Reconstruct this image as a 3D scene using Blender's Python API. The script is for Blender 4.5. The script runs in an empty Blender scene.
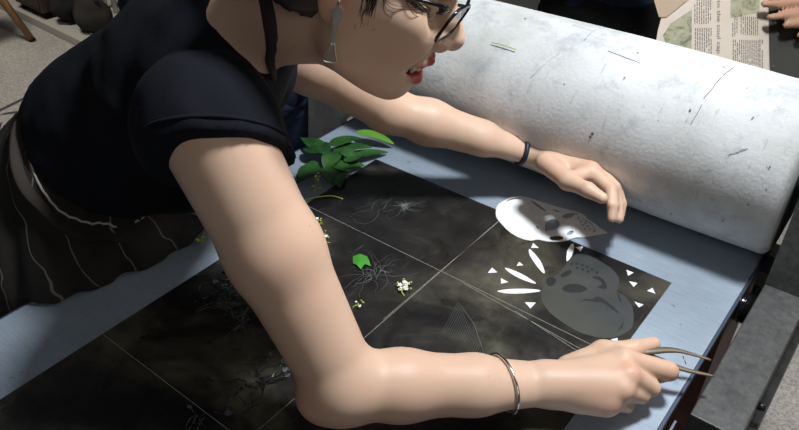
import bpy, bmesh, math, random
import numpy as np
from mathutils import Vector, Matrix, noise
PI = math.pi
C = bpy.context.scene.collection
V = Vector
random.seed(7)

# ------------------------------------------------------------------ materials
def mat(name, col=(.5, .5, .5), rough=.5, metal=0., spec=None, **kw):
    m = bpy.data.materials.new(name); m.use_nodes = True
    b = m.node_tree.nodes['Principled BSDF']
    b.inputs['Base Color'].default_value = (*col, 1)
    b.inputs['Roughness'].default_value = rough
    b.inputs['Metallic'].default_value = metal
    if spec is not None: b.inputs['Specular IOR Level'].default_value = spec
    for k, v in kw.items(): b.inputs[k.replace('_', ' ')].default_value = v
    return m
class NT:
    """tiny node helper"""
    def __init__(s, m): s.m = m; s.t = m.node_tree; s.b = s.t.nodes['Principled BSDF']
    def n(s, typ, **kw):
        x = s.t.nodes.new(typ)
        for k, v in kw.items(): setattr(x, k, v)
        return x
    def l(s, a, b): s.t.links.new(a, b)
    def coord(s, kind='Object', scale=(1, 1, 1), rot=(0, 0, 0)):
        tc = s.n('ShaderNodeTexCoord'); mp = s.n('ShaderNodeMapping')
        mp.inputs['Scale'].default_value = scale; mp.inputs['Rotation'].default_value = rot
        s.l(tc.outputs[kind], mp.inputs['Vector']); return mp.outputs[0]
    def noise(s, vec, scale, detail=4, rough=.55, dist=0):
        x = s.n('ShaderNodeTexNoise'); x.inputs['Scale'].default_value = scale
        x.inputs['Detail'].default_value = detail; x.inputs['Roughness'].default_value = rough
        x.inputs['Distortion'].default_value = dist
        s.l(vec, x.inputs['Vector']); return x.outputs[0]
    def ramp(s, fac, stops):
        r = s.n('ShaderNodeValToRGB'); e = r.color_ramp.elements
        while len(e) < len(stops): e.new(.5)
        for i, (p, c) in enumerate(stops):
            e[i].position = p; e[i].color = (*c, 1) if len(c) == 3 else c
        s.l(fac, r.inputs[0]); return r.outputs[0]
    def mix(s, fac, a, b, mode='MIX'):
        x = s.n('ShaderNodeMix', data_type='RGBA', blend_type=mode)
        for sock, v in ((x.inputs[0], fac), (x.inputs[6], a), (x.inputs[7], b)):
            if hasattr(v, 'links'): s.l(v, sock)
            elif isinstance(v, (int, float)): sock.default_value = v
            else: sock.default_value = (*v, 1)
        return x.outputs[2]
    def math(s, op, a, b=None, c=None):
        x = s.n('ShaderNodeMath', operation=op)
        for i, v in enumerate((a, b, c)):
            if v is None: continue
            if hasattr(v, 'links'): s.l(v, x.inputs[i])
            else: x.inputs[i].default_value = v
        return x.outputs[0]
    def base(s, c): s.l(c, s.b.inputs['Base Color'])
    def rough(s, c): s.l(c, s.b.inputs['Roughness'])
    def bump(s, h, strength=.3, dist=.002):
        x = s.n('ShaderNodeBump'); x.inputs['Strength'].default_value = strength
        x.inputs['Distance'].default_value = dist
        s.l(h, x.inputs['Height']); s.l(x.outputs[0], s.b.inputs['Normal'])
g3 = lambda v: (v, v, v)

# brushed zinc press bed
m_bed = mat('brushed_zinc', (.4, .5, .62), .42, .35)
t = NT(m_bed); co = t.coord()
n1 = t.noise(t.coord(scale=(3, 60, 3)), 8, 6); n2 = t.noise(co, 3.5, 5); n3 = t.noise(co, 60, 3)
c = t.ramp(n2, [(.3, (.27, .32, .39)), (.55, (.36, .43, .51)), (.75, (.44, .52, .60))])
c = t.mix(.25, c, t.ramp(n1, [(.35, (.26, .33, .42)), (.65, (.56, .65, .76))]))
spots = t.ramp(n3, [(.66, g3(1)), (.72, g3(.25))])
edge = t.ramp(t.noise(co, 9, 3), [(.5, g3(0)), (.62, g3(1))])
c = t.mix(edge, c, t.mix(1, c, spots, 'MULTIPLY'))
t.base(c); t.rough(t.ramp(n2, [(.3, g3(.36)), (.7, g3(.5))])); t.bump(n1, .08, .001)

m_bededge = mat('bed_edge_steel', (.07, .09, .14), .45, .5)
# engraved dark plate
m_plate = mat('inked_plate', (.03, .03, .03), .33)
t = NT(m_plate); co = t.coord()
n2 = t.noise(co, 4.2, 6, .6, .6); n3 = t.noise(co, 11, 8, .7, 1.5); n4 = t.noise(t.coord(scale=(30, 3, 3), rot=(0, 0, .6)), 6, 6)
c = t.ramp(n2, [(.38, (.006, .006, .007)), (.5, (.020, .018, .016)), (.60, (.062, .057, .041)), (.74, (.115, .105, .075))])
c2 = t.ramp(n3, [(.3, g3(.5)), (.7, g3(1.5))])
c = t.mix(1, c, c2, 'MULTIPLY')
c = t.mix(t.ramp(n4, [(.62, g3(0)), (.75, g3(.22))]), c, (.16, .16, .15))
t.base(c); t.rough(t.ramp(n3, [(.3, g3(.24)), (.7, g3(.42))])); t.bump(n3, .06, .001)
m_score = mat('scored_line', (.34, .33, .28), .5)
m_imprint = mat('pale_imprint', (.22, .23, .23), .6)
m_imprint2 = mat('faint_imprint', (.10, .105, .105), .6)

m_felt = mat('roller_felt', (.8, .8, .8), .95, 0, .15)
t = NT(m_felt); co = t.coord(scale=(1, 1, 1))
n1 = t.noise(co, 5, 6, .6); n2 = t.noise(co, 15, 8, .75, .15); n3 = t.noise(t.coord(scale=(2, 1, 1), rot=(.3, .2, .5)), 34, 3, .5)
n5 = t.noise(t.coord(scale=(9, 2, 2), rot=(0, .9, .7)), 12, 5, .6)
c = t.ramp(n1, [(.3, (.43, .44, .42)), (.48, (.59, .60, .60)), (.7, (.68, .70, .715))])
c = t.mix(t.ramp(n2, [(.52, g3(0)), (.72, g3(.75))]), c, (.27, .31, .35))
c = t.mix(t.ramp(n5, [(.62, g3(0)), (.70, g3(.45))]), c, (.36, .35, .31))
c = t.mix(t.ramp(n3, [(.73, g3(0)), (.76, g3(.8))]), c, (.07, .08, .12))
t.base(c); t.bump(t.math('ADD', n2, t.noise(co, 160, 3)), .35, .002)
m_mark = mat('ink_mark', (.14, .14, .17), .8)

def steel(name, a, b, rough=.5, metal=.5, sc=40):
    m = mat(name, a, rough, metal); t = NT(m); co = t.coord()
    n = t.noise(co, sc, 6, .65); n2 = t.noise(co, sc * .2, 5)
    c = t.ramp(n, [(.35, a), (.65, b)])
    c = t.mix(t.ramp(n2, [(.5, g3(0)), (.7, g3(.5))]), c, tuple(v * .5 for v in a))
    t.base(c); t.bump(n, .25, .001); return m
m_steel = steel('worn_dark_steel', (.055, .056, .056), (.10, .10, .098), .5, .3, 120)
m_steel2 = steel('black_steel', (.012, .012, .013), (.03, .03, .03), .35, .3)
m_cheek = steel('grey_painted_iron', (.50, .50, .48), (.62, .62, .60), .55, .1)
m_bright = mat('bright_steel', (.35, .4, .48), .3, .8)
m_rust = steel('red_oxide', (.10, .035, .02), (.16, .06, .035), .6, .1)
m_chrome = mat('silver', (.75, .74, .70), .18, 1.)
m_brass = mat('aged_tweezer_steel', (.30, .24, .17), .38, .75)
m_paper = mat('white_paper', (.84, .85, .86), .7)
t = NT(m_paper); n = t.noise(t.coord(), 40, 5); t.base(t.ramp(n, [(.3, (.74, .75, .77)), (.6, (.86, .87, .88))]))
m_dpaper = mat('inked_stencil', (.07, .075, .075), .42)
t = NT(m_dpaper); co = t.coord(); n = t.noise(co, 14, 6, .6, .5); n2 = t.noise(co, 5, 3)
t.base(t.mix(t.ramp(n2, [(.4, g3(0)), (.6, g3(.6))]), t.ramp(n, [(.35, (.034, .038, .041)), (.65, (.056, .060, .061))]), (.075, .075, .055)))
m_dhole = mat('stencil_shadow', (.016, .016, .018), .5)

# skin
def skin(name, tone, blotch, rough=.48):
    m = mat(name, tone, rough); t = NT(m); co = t.coord()
    n = t.noise(co, 9, 5); n2 = t.noise(co, 70, 3)
    c = t.ramp(n, [(.3, tone), (.7, blotch)])
    at = t.n('ShaderNodeVertexColor', layer_name='tint')
    c = t.mix(1, c, at.outputs[0], 'MULTIPLY')
    mole = t.ramp(t.noise(t.coord(), 95, 1, .3), [(.80, g3(0)), (.82, g3(.4))])
    c = t.mix(mole, c, (.35, .12, .07))
    t.base(c); t.bump(n2, .12, .001)
    t.b.inputs['Subsurface Weight'].default_value = .12
    t.b.inputs['Subsurface Radius'].default_value = (.012, .004, .002)
    t.b.inputs['Subsurface Scale'].default_value = 1
    t.b.inputs['Specular IOR Level'].default_value = .4
    return m
m_skin = skin('skin_pale', (.66, .46, .335), (.62, .40, .285))
m_skin2 = skin('skin_tan', (.42, .24, .16), (.36, .19, .12))
m_hair = mat('dark_hair', (.012, .009, .008), .45)
def cloth(name, col, var=.35, sc=300, rough=.9):
    m = mat(name, col, rough, 0, .2); t = NT(m); co = t.coord()
    n = t.noise(co, sc, 2); n2 = t.noise(co, 6, 4)
    t.base(t.ramp(n2, [(.3, tuple(v * (1 - var) for v in col)), (.7, tuple(v * (1 + var) for v in col))]))
    t.bump(n, .3, .001); return m
m_tee = cloth('navy_black_jersey', (.0038, .0046, .0085))
m_navy = cloth('navy_cotton', (.018, .026, .05))
m_jean = cloth('navy_denim', (.045, .065, .13))
m_black = cloth('black_cotton', (.006, .006, .007))
m_strap = cloth('brown_apron_strap', (.035, .028, .023))
m_lace = mat('white_cord', (.42, .40, .36), .8)
m_apron = cloth('brown_black_pinstripe', (.026, .023, .021))
m_stripe = mat('pale_pinstripe', (.17, .155, .135), .9)

m_leaf = mat('leaf_green', (.03, .10, .02), .38)
t = NT(m_leaf); n = t.noise(t.coord(), 20, 3); t.base(t.ramp(n, [(.3, (.012, .05, .012)), (.7, (.035, .12, .022))]))
m_leaf2 = mat('leaf_bright', (.12, .30, .03), .4)
m_leaf3 = mat('leaf_vivid', (.06, .30, .03), .45)
m_stem = mat('stem_yellow_green', (.42, .52, .10), .5)
m_petal = mat('white_petal', (.85, .86, .80), .6)
m_bud = mat('yellow_bud', (.55, .55, .12), .6)
m_wet = mat('wet_black_stem', (.012, .014, .016), .08, 0, 1.)
m_wet2 = mat('clear_wet_leaf', (.05, .06, .07), .06, 0, 1.)
m_glossblack = mat('gloss_black', (.006, .006, .007), .15)
m_band = mat('navy_black_band', (.012, .015, .03), .5)
m_glass = mat('spectacle_lens', (.9, .92, .93), .02); m_glass.node_tree.nodes['Principled BSDF'].inputs['Transmission Weight'].default_value = 1.; m_glass.node_tree.nodes['Principled BSDF'].inputs['IOR'].default_value = 1.08
m_earring = mat('dull_silver', (.34, .33, .29), .4, .7)
m_wood = mat('orange_wood', (.22, .10, .04), .45)
t = NT(m_wood); n = t.noise(t.coord(scale=(12, 12, 1)), 6, 4); t.base(t.ramp(n, [(.3, (.15, .065, .025)), (.7, (.27, .13, .055))]))
m_white = mat('cream_tube', (.42, .42, .38), .4)
m_darkwood = mat('dark_brown_panel', (.045, .028, .02), .5)
m_news = mat('newsprint', (.56, .47, .39), .85)
t = NT(m_news); n = t.noise(t.coord(), 8, 5); t.base(t.ramp(n, [(.3, (.50, .42, .34)), (.7, (.62, .54, .46))]))
m_newsb = mat('newsprint_back', (.40, .30, .21), .85)  # brown-tan back side of the sheet
m_type = mat('newspaper_ink', (.16, .14, .13), .8)
m_photo = mat('news_photo', (.03, .03, .025), .6)
m_photo2 = mat('news_photo_green', (.20, .21, .13), .7)
t = NT(m_photo2); n = t.noise(t.coord(), 40, 5, .6, 1.); t.base(t.ramp(n, [(.35, (.10, .11, .07)), (.5, (.30, .29, .18)), (.7, (.36, .35, .26))]))
m_photo3 = mat('news_photo_ochre', (.24, .19, .09), .7)

m_floor = mat('terrazzo', (.4, .38, .34), .5)
t = NT(m_floor); co = t.coord()
vo = t.n('ShaderNodeTexVoronoi'); vo.inputs['Scale'].default_value = 110; t.l(co, vo.inputs['Vector'])
n = t.noise(co, 90, 5, .8); n2 = t.noise(co, 1.5, 4)
c = t.ramp(n, [(.38, (.14, .13, .115)), (.5, (.30, .28, .25)), (.62, (.52, .50, .46))])
c = t.mix(.45, c, t.ramp(vo.outputs['Distance'], [(.1, (.18, .16, .14)), (.5, (.5, .48, .44))]))
c = t.mix(1, c, t.ramp(n2, [(.3, g3(.8)), (.7, g3(1.1))]), 'MULTIPLY')
t.base(c)
m_wall = mat('plaster_wall', (.30, .29, .27), .9)
t = NT(m_wall); t.base(t.ramp(t.noise(t.coord(), 2, 5), [(.3, (.26, .25, .235)), (.7, (.33, .32, .30))]))
m_mosaic = mat('dark_mosaic', (.05, .05, .055), .5)
m_kerb = mat('pale_stone', (.38, .36, .32), .6)

# ------------------------------------------------------------------ mesh helpers
def link(name, me, m, parent=None, smooth=True):
    o = bpy.data.objects.new(name, me); C.objects.link(o)
    for x in (m if isinstance(m, (list, tuple)) else [m]): me.materials.append(x)
    if smooth:
        for p in me.polygons: p.use_smooth = True
    if parent is not None:
        o.parent = parent
        o.matrix_parent_inverse = Matrix.Translation(-V(parent.location)) if parent.type == 'EMPTY' else Matrix()
    return o
def obj(name, bm, m, parent=None, smooth=True):
    me = bpy.data.meshes.new(name); bm.to_mesh(me); bm.free(); return link(name, me, m, parent, smooth)
def tag(o, label, cat, group=None, kind=None):
    if label: o['label'] = label
    if cat: o['category'] = cat
    if group: o['group'] = group
    if kind: o['kind'] = kind
    return o
def thing(name, label, cat, loc=(0, 0, 0), group=None):
    o = bpy.data.objects.new(name, None); C.objects.link(o); o.location = loc
    o.empty_display_size = .05
    return tag(o, label, cat, group)
def box(bm, lo, hi, bev=0, M=None):
    r = bmesh.ops.create_cube(bm, size=1)
    lo, hi = V(lo), V(hi); c = (lo + hi) / 2; s = hi - lo
    for v in r['verts']:
        v.co = V((v.co.x * s.x, v.co.y * s.y, v.co.z * s.z)) + c
    if bev:
        es = list({e for v in r['verts'] for e in v.link_edges})
        rr = bmesh.ops.bevel(bm, geom=es, offset=bev, segments=2, affect='EDGES', profile=.5)
        vs = {v for f in rr['faces'] for v in f.verts} | {v for v in r['verts'] if v.is_valid}
    else: vs = set(r['verts'])
    if M is not None:
        for v in vs: v.co = M @ v.co
    return bm
def BM(): return bmesh.new()
def boxo(name, lo, hi, m, parent=None, bev=.001): return obj(name, box(BM(), lo, hi, bev), m, parent, False)
def catmull(pts, n=6):
    pts = [V(p) for p in pts]
    if len(pts) < 3: return pts
    P_ = [2 * pts[0] - pts[1]] + pts + [2 * pts[-1] - pts[-2]]
    out = []
    for i in range(1, len(P_) - 2):
        a, b, c_, d = P_[i - 1:i + 3]
        for k in range(n):
            t = k / n
            out.append(.5 * ((2 * b) + (c_ - a) * t + (2 * a - 5 * b + 4 * c_ - d) * t * t + (3 * b - a - 3 * c_ + d) * t ** 3))
    out.append(pts[-1]); return out
def tube(bm, pts, rad, seg=8, closed=False, flat=None, cap=True):
    """tube along pts; rad number or list; flat=(normal, factor) flattens the section"""
    pts = [V(p) for p in pts]; n = len(pts)
    rs = rad if isinstance(rad, (list, tuple)) else [rad] * n
    if len(rs) != n: rs = [rs[0] + (rs[-1] - rs[0]) * i / (n - 1) if len(rs) == 2 else rs[min(len(rs) - 1, int(i / (n - 1) * (len(rs) - 1) + .5))] for i in range(n)]
    rings = []; prev = None
    for i, p in enumerate(pts):
        a = pts[(i - 1) % n] if (closed or i > 0) else p
        b = pts[(i + 1) % n] if (closed or i < n - 1) else p
        d = (b - a).normalized()
        if prev is None:
            x = d.orthogonal().normalized() if flat is None else None
        else: x = (prev - d * prev.dot(d)).normalized()
        if flat is not None:
            nn = V(flat[0]); nn = (nn - d * nn.dot(d)).normalized(); x = d.cross(nn)
        y = d.cross(x); prev = x
        fy = 1 if flat is None else flat[1]
        rings.append([bm.verts.new(p + (x * math.cos(2 * PI * k / seg) + y * math.sin(2 * PI * k / seg) * fy) * rs[i]) for k in range(seg)])
    m = n if closed else n - 1
    for i in range(m):
        A, B = rings[i], rings[(i + 1) % n]
        for k in range(seg):
            bm.faces.new((A[k], A[(k + 1) % seg], B[(k + 1) % seg], B[k]))
    if not closed and cap:
        bm.faces.new(rings[0][::-1]); bm.faces.new(rings[-1])
    return bm
def tubeo(name, pts, rad, m, parent=None, seg=8, closed=False, flat=None, sm=5):
    return obj(name, tube(BM(), catmull(pts, sm) if not closed else pts, rad, seg, closed, flat), m, parent)
def sheet(name, outer, holes, z, th, m, parent=None, smooth_n=4, warp=None):
    """flat cut sheet with holes, lying at height z"""
    def sm(pts, n):
        pts = [V((x, y, 0)) for x, y in pts]
        if n <= 1: return pts
        N = len(pts); out = []
        for i in range(N):
            a, b, c_, d = pts[i - 1], pts[i], pts[(i + 1) % N], pts[(i + 2) % N]
            for k in range(n):
                t = k / n
                out.append(.5 * ((2 * b) + (c_ - a) * t + (2 * a - 5 * b + 4 * c_ - d) * t * t + (3 * b - a - 3 * c_ + d) * t ** 3))
        return out
    cu = bpy.data.curves.new(name, 'CURVE'); cu.dimensions = '2D'; cu.fill_mode = 'BOTH'; cu.extrude = th / 2
    for pts in [outer] + list(holes):
        n = smooth_n if len(pts) > 4 else 1
        q = sm(pts, n)
        sp = cu.splines.new('POLY'); sp.points.add(len(q) - 1); sp.use_cyclic_u = True
        for i, p in enumerate(q): sp.points[i].co = (p.x, p.y, 0, 1)
    tmp = bpy.data.objects.new(name, cu); C.objects.link(tmp)
    dg = bpy.context.evaluated_depsgraph_get()
    me = bpy.data.meshes.new_from_object(tmp.evaluated_get(dg))
    bpy.data.objects.remove(tmp); bpy.data.curves.remove(cu)
    me.name = name; me.materials.clear()
    for v in me.vertices:
        v.co.z += z + th / 2
        if warp: v.co.z += warp(v.co.x, v.co.y)
    return link(name, me, m, parent, False)

# ------------------------------------------------------------------ implicit surfaces -> one continuous mesh
class RC:
    """round cone from a (r1) to b (r2); optional flattening along axis n by factor s (>1 = thinner)"""
    def __init__(s, a, b, r1, r2=None, k=.01, n=None, f=1., sub=False):
        s.a = np.array(a, float); s.b = np.array(b, float); s.r1 = r1; s.r2 = r1 if r2 is None else r2; s.k = k; s.sub = sub
        s.n = None
        if n is not None: s.n = np.array(n, float) / np.linalg.norm(n); s.f = f
        s.c = (s.a + s.b) / 2; s.R = np.linalg.norm(s.b - s.a) / 2 + max(s.r1, s.r2)
    def __call__(s, p):
        a, b = s.a, s.b
        q = p - a; ba = b - a
        if s.n is not None:
            q = q + (q @ s.n)[:, None] * s.n * (s.f - 1); ba = ba + (ba @ s.n) * s.n * (s.f - 1)
        l2 = ba @ ba; l = math.sqrt(l2) + 1e-9
        h = q @ ba / l; r2_ = np.sqrt(np.maximum((q * q).sum(1) - h * h, 0))
        B = (s.r1 - s.r2) / l; B = max(-.999, min(.999, B)); A = math.sqrt(1 - B * B)
        kk = r2_ * (-B) + h * A
        d = np.where(kk < 0, np.sqrt(r2_ ** 2 + h ** 2) - s.r1,
            np.where(kk > A * l, np.sqrt(r2_ ** 2 + (h - l) ** 2) - s.r2, r2_ * A + h * B - s.r1))
        return d / (s.f ** .5) if s.n is not None and s.f > 1 else d
class EL:
    def __init__(s, c, rad, axes=None, k=.01, sub=False):
        s.c = np.array(c, float); s.rad = np.array(rad, float); s.k = k; s.sub = sub
        s.A = np.eye(3) if axes is None else np.array([np.array(x, float) / np.linalg.norm(x) for x in axes])
        s.R = max(rad)
    def __call__(s, p):
        q = (p - s.c) @ s.A.T
        k0 = np.sqrt(((q / s.rad) ** 2).sum(1)); k1 = np.sqrt(((q / s.rad ** 2) ** 2).sum(1)) + 1e-9
        return np.where(k0 < 1e-4, -min(s.rad), k0 * (k0 - 1) / k1)
def smin(a, b, k):
    if k <= 0: return np.minimum(a, b)
    h = np.clip(k - np.abs(a - b), 0, None) / k
    return np.minimum(a, b) - h * h * k * .25
class Field:
    def __init__(s, prims, post=None, pad=.0): s.p = prims; s.post = post; s.pad = pad
    def ev(s, P_, prims=None):
        prims = s.p if prims is None else prims
        d = None
        for q in prims:
            if isinstance(q, list):
                e = None
                for w in q:
                    x = w(P_); e = x if e is None else smin(e, x, w.k)
                k = q[0].k; sub = q[0].sub
                k = .004 if k > .004 and False else k
                d = e if d is None else smin(d, e, q[0].gk if hasattr(q[0], 'gk') else k)
            else:
                x = q(P_)
                if d is None: d = x if not q.sub else np.full(len(P_), 1.)
                elif q.sub: d = -smin(-d, x, q.k)
                else: d = smin(d, x, q.k)
        if d is None: d = np.full(len(P_), 1.)
        if s.post: d = s.post(P_, d)
        return d
    def bound(s):
        lo = np.full(3, 1e9); hi = -lo
        for q in s.p:
            for w in (q if isinstance(q, list) else [q]):
                if w.sub: continue
                lo = np.minimum(lo, w.c - w.R); hi = np.maximum(hi, w.c + w.R)
        return lo - s.pad - .01, hi + s.pad + .01
def polygonize(F, res, nb=14, clip=None):
    lo, hi = F.bound()
    if clip is not None: lo = np.maximum(lo, clip[0]); hi = np.minimum(hi, clip[1])
    B = res * nb; nblk = np.ceil((hi - lo) / B).astype(int)
    rb = B * math.sqrt(3) / 2
    leaves = []
    for w in F.p: leaves += (w if isinstance(w, list) else [w])
    grid = np.stack(np.meshgrid(*[np.arange(n) for n in nblk], indexing='ij'), -1).reshape(-1, 3)
    ctr = lo + (grid + .5) * B
    dmin = np.full(len(ctr), 1e9)
    for w in leaves:
        if not w.sub: dmin = np.minimum(dmin, np.linalg.norm(ctr - w.c, axis=1) - w.R)
    keep = dmin < rb + .02 + F.pad
    grid, ctr = grid[keep], ctr[keep]
    dc = F.ev(ctr)
    keep = np.abs(dc) < rb * 1.6 + .012 + F.pad
    grid, ctr, dc = grid[keep], ctr[keep], dc[keep]
    DIM = np.array(nblk) * nb + 4
    ii = np.arange(nb + 1)
    loc = np.stack(np.meshgrid(ii, ii, ii, indexing='ij'), -1).reshape(-1, 3)
    cells_id = []; cells_v = []; quads = []
    def gid(a): return (a[:, 0].astype(np.int64) * DIM[1] + a[:, 1]) * DIM[2] + a[:, 2]
    for g, c_, d0 in zip(grid, ctr, dc):
        base = g * nb
        pts = lo + (base + loc) * res
        near = []
        lim = abs(d0) + 2 * rb + .035 + F.pad
        for q in F.p:
            if isinstance(q, list):
                if min(np.linalg.norm(c_ - w.c) - w.R for w in q) < lim: near.append(q)
            elif np.linalg.norm(c_ - q.c) - q.R < lim: near.append(q)
        if not near: continue
        d = F.ev(pts, near).reshape(nb + 1, nb + 1, nb + 1)
        s = d < 0
        if s.all() or not s.any(): continue
        # cells
        n = nb
        acc = np.zeros((n, n, n, 3)); cnt = np.zeros((n, n, n))
        for ax in range(3):
            sl0 = [slice(None)] * 3; sl1 = [slice(None)] * 3
            sl0[ax] = slice(0, n); sl1[ax] = slice(1, n + 1)
            a, b = d[tuple(sl0)], d[tuple(sl1)]
            ch = (a < 0) != (b < 0)
            t_ = np.where(ch, a / np.where(ch, a - b, 1), 0)
            oth = [x for x in range(3) if x != ax]
            for u in (0, 1):
                for v in (0, 1):
                    sl = [slice(None)] * 3; sl[oth[0]] = slice(u, n + u); sl[oth[1]] = slice(v, n + v)
                    cc = ch[tuple(sl)]; tt = t_[tuple(sl)]
                    off = np.zeros((n, n, n, 3)); off[..., ax] = tt; off[..., oth[0]] = u; off[..., oth[1]] = v
                    acc += off * cc[..., None]; cnt += cc
            # edges starting at samples inside this block
            slb = [slice(0, n)] * 3
            e = np.argwhere(ch[tuple(slb)])
            if len(e):
                ge = e + base
                sg = s[e[:, 0], e[:, 1], e[:, 2]]
                o1 = np.zeros(3, int); o1[oth[0]] = 1; o2 = np.zeros(3, int); o2[oth[1]] = 1
                q4 = np.stack([gid(ge + 1 - o1 - o2), gid(ge + 1 - o2), gid(ge + 1), gid(ge + 1 - o1)], 1)
                flip = sg if ax != 1 else ~sg
                q4[~flip] = q4[~flip][:, ::-1]
                quads.append(q4)
        act = np.argwhere(cnt > 0)
        if len(act):
            v = acc[act[:, 0], act[:, 1], act[:, 2]] / cnt[act[:, 0], act[:, 1], act[:, 2]][:, None]
            cells_id.append(gid(act + base + 1)); cells_v.append(lo + (base + act + v) * res)
    ids = np.concatenate(cells_id); vs = np.concatenate(cells_v); q = np.concatenate(quads)
    o = np.argsort(ids); ids = ids[o]; vs = vs[o]
    idx = np.searchsorted(ids, q); idx = np.minimum(idx, len(ids) - 1)
    ok = (ids[idx] == q).all(1); idx = idx[ok]
    # relax a little
    e = np.concatenate([idx[:, [0, 1]], idx[:, [1, 2]], idx[:, [2, 3]], idx[:, [3, 0]]])
    for _ in range(2):
        acc = np.zeros_like(vs); cn = np.zeros(len(vs))
        for k in range(3):
            acc[:, k] = np.bincount(e[:, 0], vs[e[:, 1], k], len(vs)) + np.bincount(e[:, 1], vs[e[:, 0], k], len(vs))
        cn = np.bincount(e[:, 0], minlength=len(vs)) + np.bincount(e[:, 1], minlength=len(vs))
        vs = vs * .5 + .5 * acc / np.maximum(cn, 1)[:, None]
    return vs, idx
def implicit(name, F, res, m, parent=None, tint=None, clip=None, weld=None):
    vs, q = polygonize(F, res, clip=clip)
    me = bpy.data.meshes.new(name)
    me.vertices.add(len(vs)); me.vertices.foreach_set('co', vs.astype(np.float32).ravel())
    me.loops.add(len(q) * 4); me.loops.foreach_set('vertex_index', q.astype(np.int32).ravel())
    me.polygons.add(len(q)); me.polygons.foreach_set('loop_start', (np.arange(len(q)) * 4).astype(np.int32))
    me.polygons.foreach_set('loop_total', np.full(len(q), 4, np.int32))
    me.update(calc_edges=True); me.validate()
    ca = me.color_attributes.new('tint', 'FLOAT_COLOR', 'POINT')
    col = np.ones((len(vs), 4), np.float32)
    if tint is not None: col[:, :3] = tint(vs)
    ca.data.foreach_set('color', col.ravel())
    return link(name, me, m, parent)
A_ = lambda v: np.array(v, float)
def nz(p, sc, seed=0):
    """cheap smooth pseudo noise, vectorised"""
    x, y, z = (p * sc).T
    r = np.random.RandomState(seed); o = 0
    for i in range(6):
        a, b, c_, ph = r.uniform(-1, 1, 4); f = 1 + i * .45
        o = o + np.sin(f * (a * x + b * y + c_ * z) * 3 + ph * 6 + 1.3 * np.sin(f * (b * x - a * z + c_ * y) * 2 + ph)) / (1 + i * .4)
    return o / 3

# ------------------------------------------------------------------ setting
FZ = -.85
boxo('floor', (-7, -3, FZ - .05), (4, 7, FZ), m_floor, None, 0)['kind'] = 'structure'
bpy.data.objects['floor'].data.materials[0] = m_floor
# floor band of dark mosaic seen past her back
bm = BM()
A0, B0 = V((-3.3077, 0.9494, -0.8500)), V((-3.4129, 1.4797, -0.8500))
dr = (B0 - A0).normalized(); nr = V((-dr.y, dr.x, 0))
def band(o0, o1, a, b): 
    z = V((0, 0, .001)); q = [A0 + dr * a + nr * o0 + z, A0 + dr * b + nr * o0 + z, A0 + dr * b + nr * o1 + z, A0 + dr * a + nr * o1 + z]
    bm.faces.new([bm.verts.new(p) for p in q])
band(0, .022, -1.5, 2.2); band(-.20, -.178, -1.5, 2.2)
for k in range(26):
    a = -1.4 + k * .14
    z = V((0, 0, .001))
    for s0, s1 in ((-.03, -.10), (-.10, -.165)):
        p0 = A0 + dr * (a if s0 > -.05 else a + .07) + nr * s0; p1 = A0 + dr * (a + .07 if s0 > -.05 else a) + nr * s1
        bm.faces.new([bm.verts.new(p + z) for p in (p0, p0 + dr * .03, p1 + dr * .03, p1)])
obj('trim_1', bm, m_mosaic, None, False)['kind'] = 'structure'
for nm_, lo_w, hi_w in (('wall_back', (-7, 6.9, FZ), (4, 7, 2.2)), ('wall_left', (-7, -3, FZ), (-6.9, 6.9, 2.2)), ('wall_right', (3.9, -3, FZ), (4, 6.9, 2.2)), ('wall_front', (-6.9, -3, FZ), (3.9, -2.9, 2.2))):
    boxo(nm_, lo_w, hi_w, m_wall, None, 0)['kind'] = 'structure'
# low stone step behind
S0, S1 = V((-5.2566, 1.9767, -0.8500)), V((-3.8339, 1.9144, -0.8500))
d = (S1 - S0).normalized(); n = V((-d.y, d.x, 0))
if n.dot(V((-1, 1, 0))) < 0: n = -n
bm = BM(); Ls = 3.0
Mx = Matrix.Translation(S0) @ Matrix(((d.x, n.x, 0), (d.y, n.y, 0), (0, 0, 1))).to_4x4()
box(bm, (-1.5, 0, 0), (Ls, .9, .05), .006, Mx)
obj('trim_2', bm, m_kerb, None, False)['kind'] = 'structure'

# ------------------------------------------------------------------ etching press
bed = thing('press_bed', 'long flat bluish brushed metal bed of the etching press', 'press bed', (-.53, .8, -.012))
bm = box(BM(), (-.946, -.4, -.008), (-.110, 1.40, 0), .0012); obj('bed_plate', bm, m_bed, bed, False)
obj('edge_strip', box(BM(), (-.1099, -.4, -.012), (-.1055, 1.40, -.0007), .0006), m_bededge, bed, False)
obj('edge_strip', box(BM(), (-.9505, -.4, -.012), (-.9461, 1.40, -.0007), .0006), m_bededge, bed, False)

fr = thing('press_stand', 'dark steel side rails and cheeks that carry the bed and roller of the press', 'press frame', (-.53, 1.1, FZ))
for x0, x1, y0 in ((-.087, -.024, .714), (-1.03, -.967, 1.2)):
    bm = BM(); box(bm, (x0, y0, -.085), (x1, 1.42, -.004), .002); obj('side_rail', bm, m_steel, fr, False)
    bm = BM(); box(bm, (x0 + .008, y0 + .016, -.13), (x1 + .012, 1.42, -.0855), .001); obj('rail_flange', bm, m_steel2, fr, False)
def cheek(x0, x1, m):
    bm = BM()
    prof = [(1.035, -.0038), (1.055, .10), (1.09, .30), (1.13, .36), (1.19, .36), (1.24, .30), (1.28, -.0038)]
    A = [bm.verts.new((x0, y, z)) for y, z in prof]; B = [bm.verts.new((x1, y, z)) for y, z in prof]
    bm.faces.new(A); bm.faces.new(B[::-1])
    for i in range(len(prof)): bm.faces.new((A[i], B[i], B[(i + 1) % len(prof)], A[(i + 1) % len(prof)])[::-1])
    bmesh.ops.recalc_face_normals(bm, faces=bm.faces)
    return obj('cheek', bm, m, fr, False)
cheek(-.087, -.024, m_steel); cheek(-1.05, -.963, m_cheek)
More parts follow.
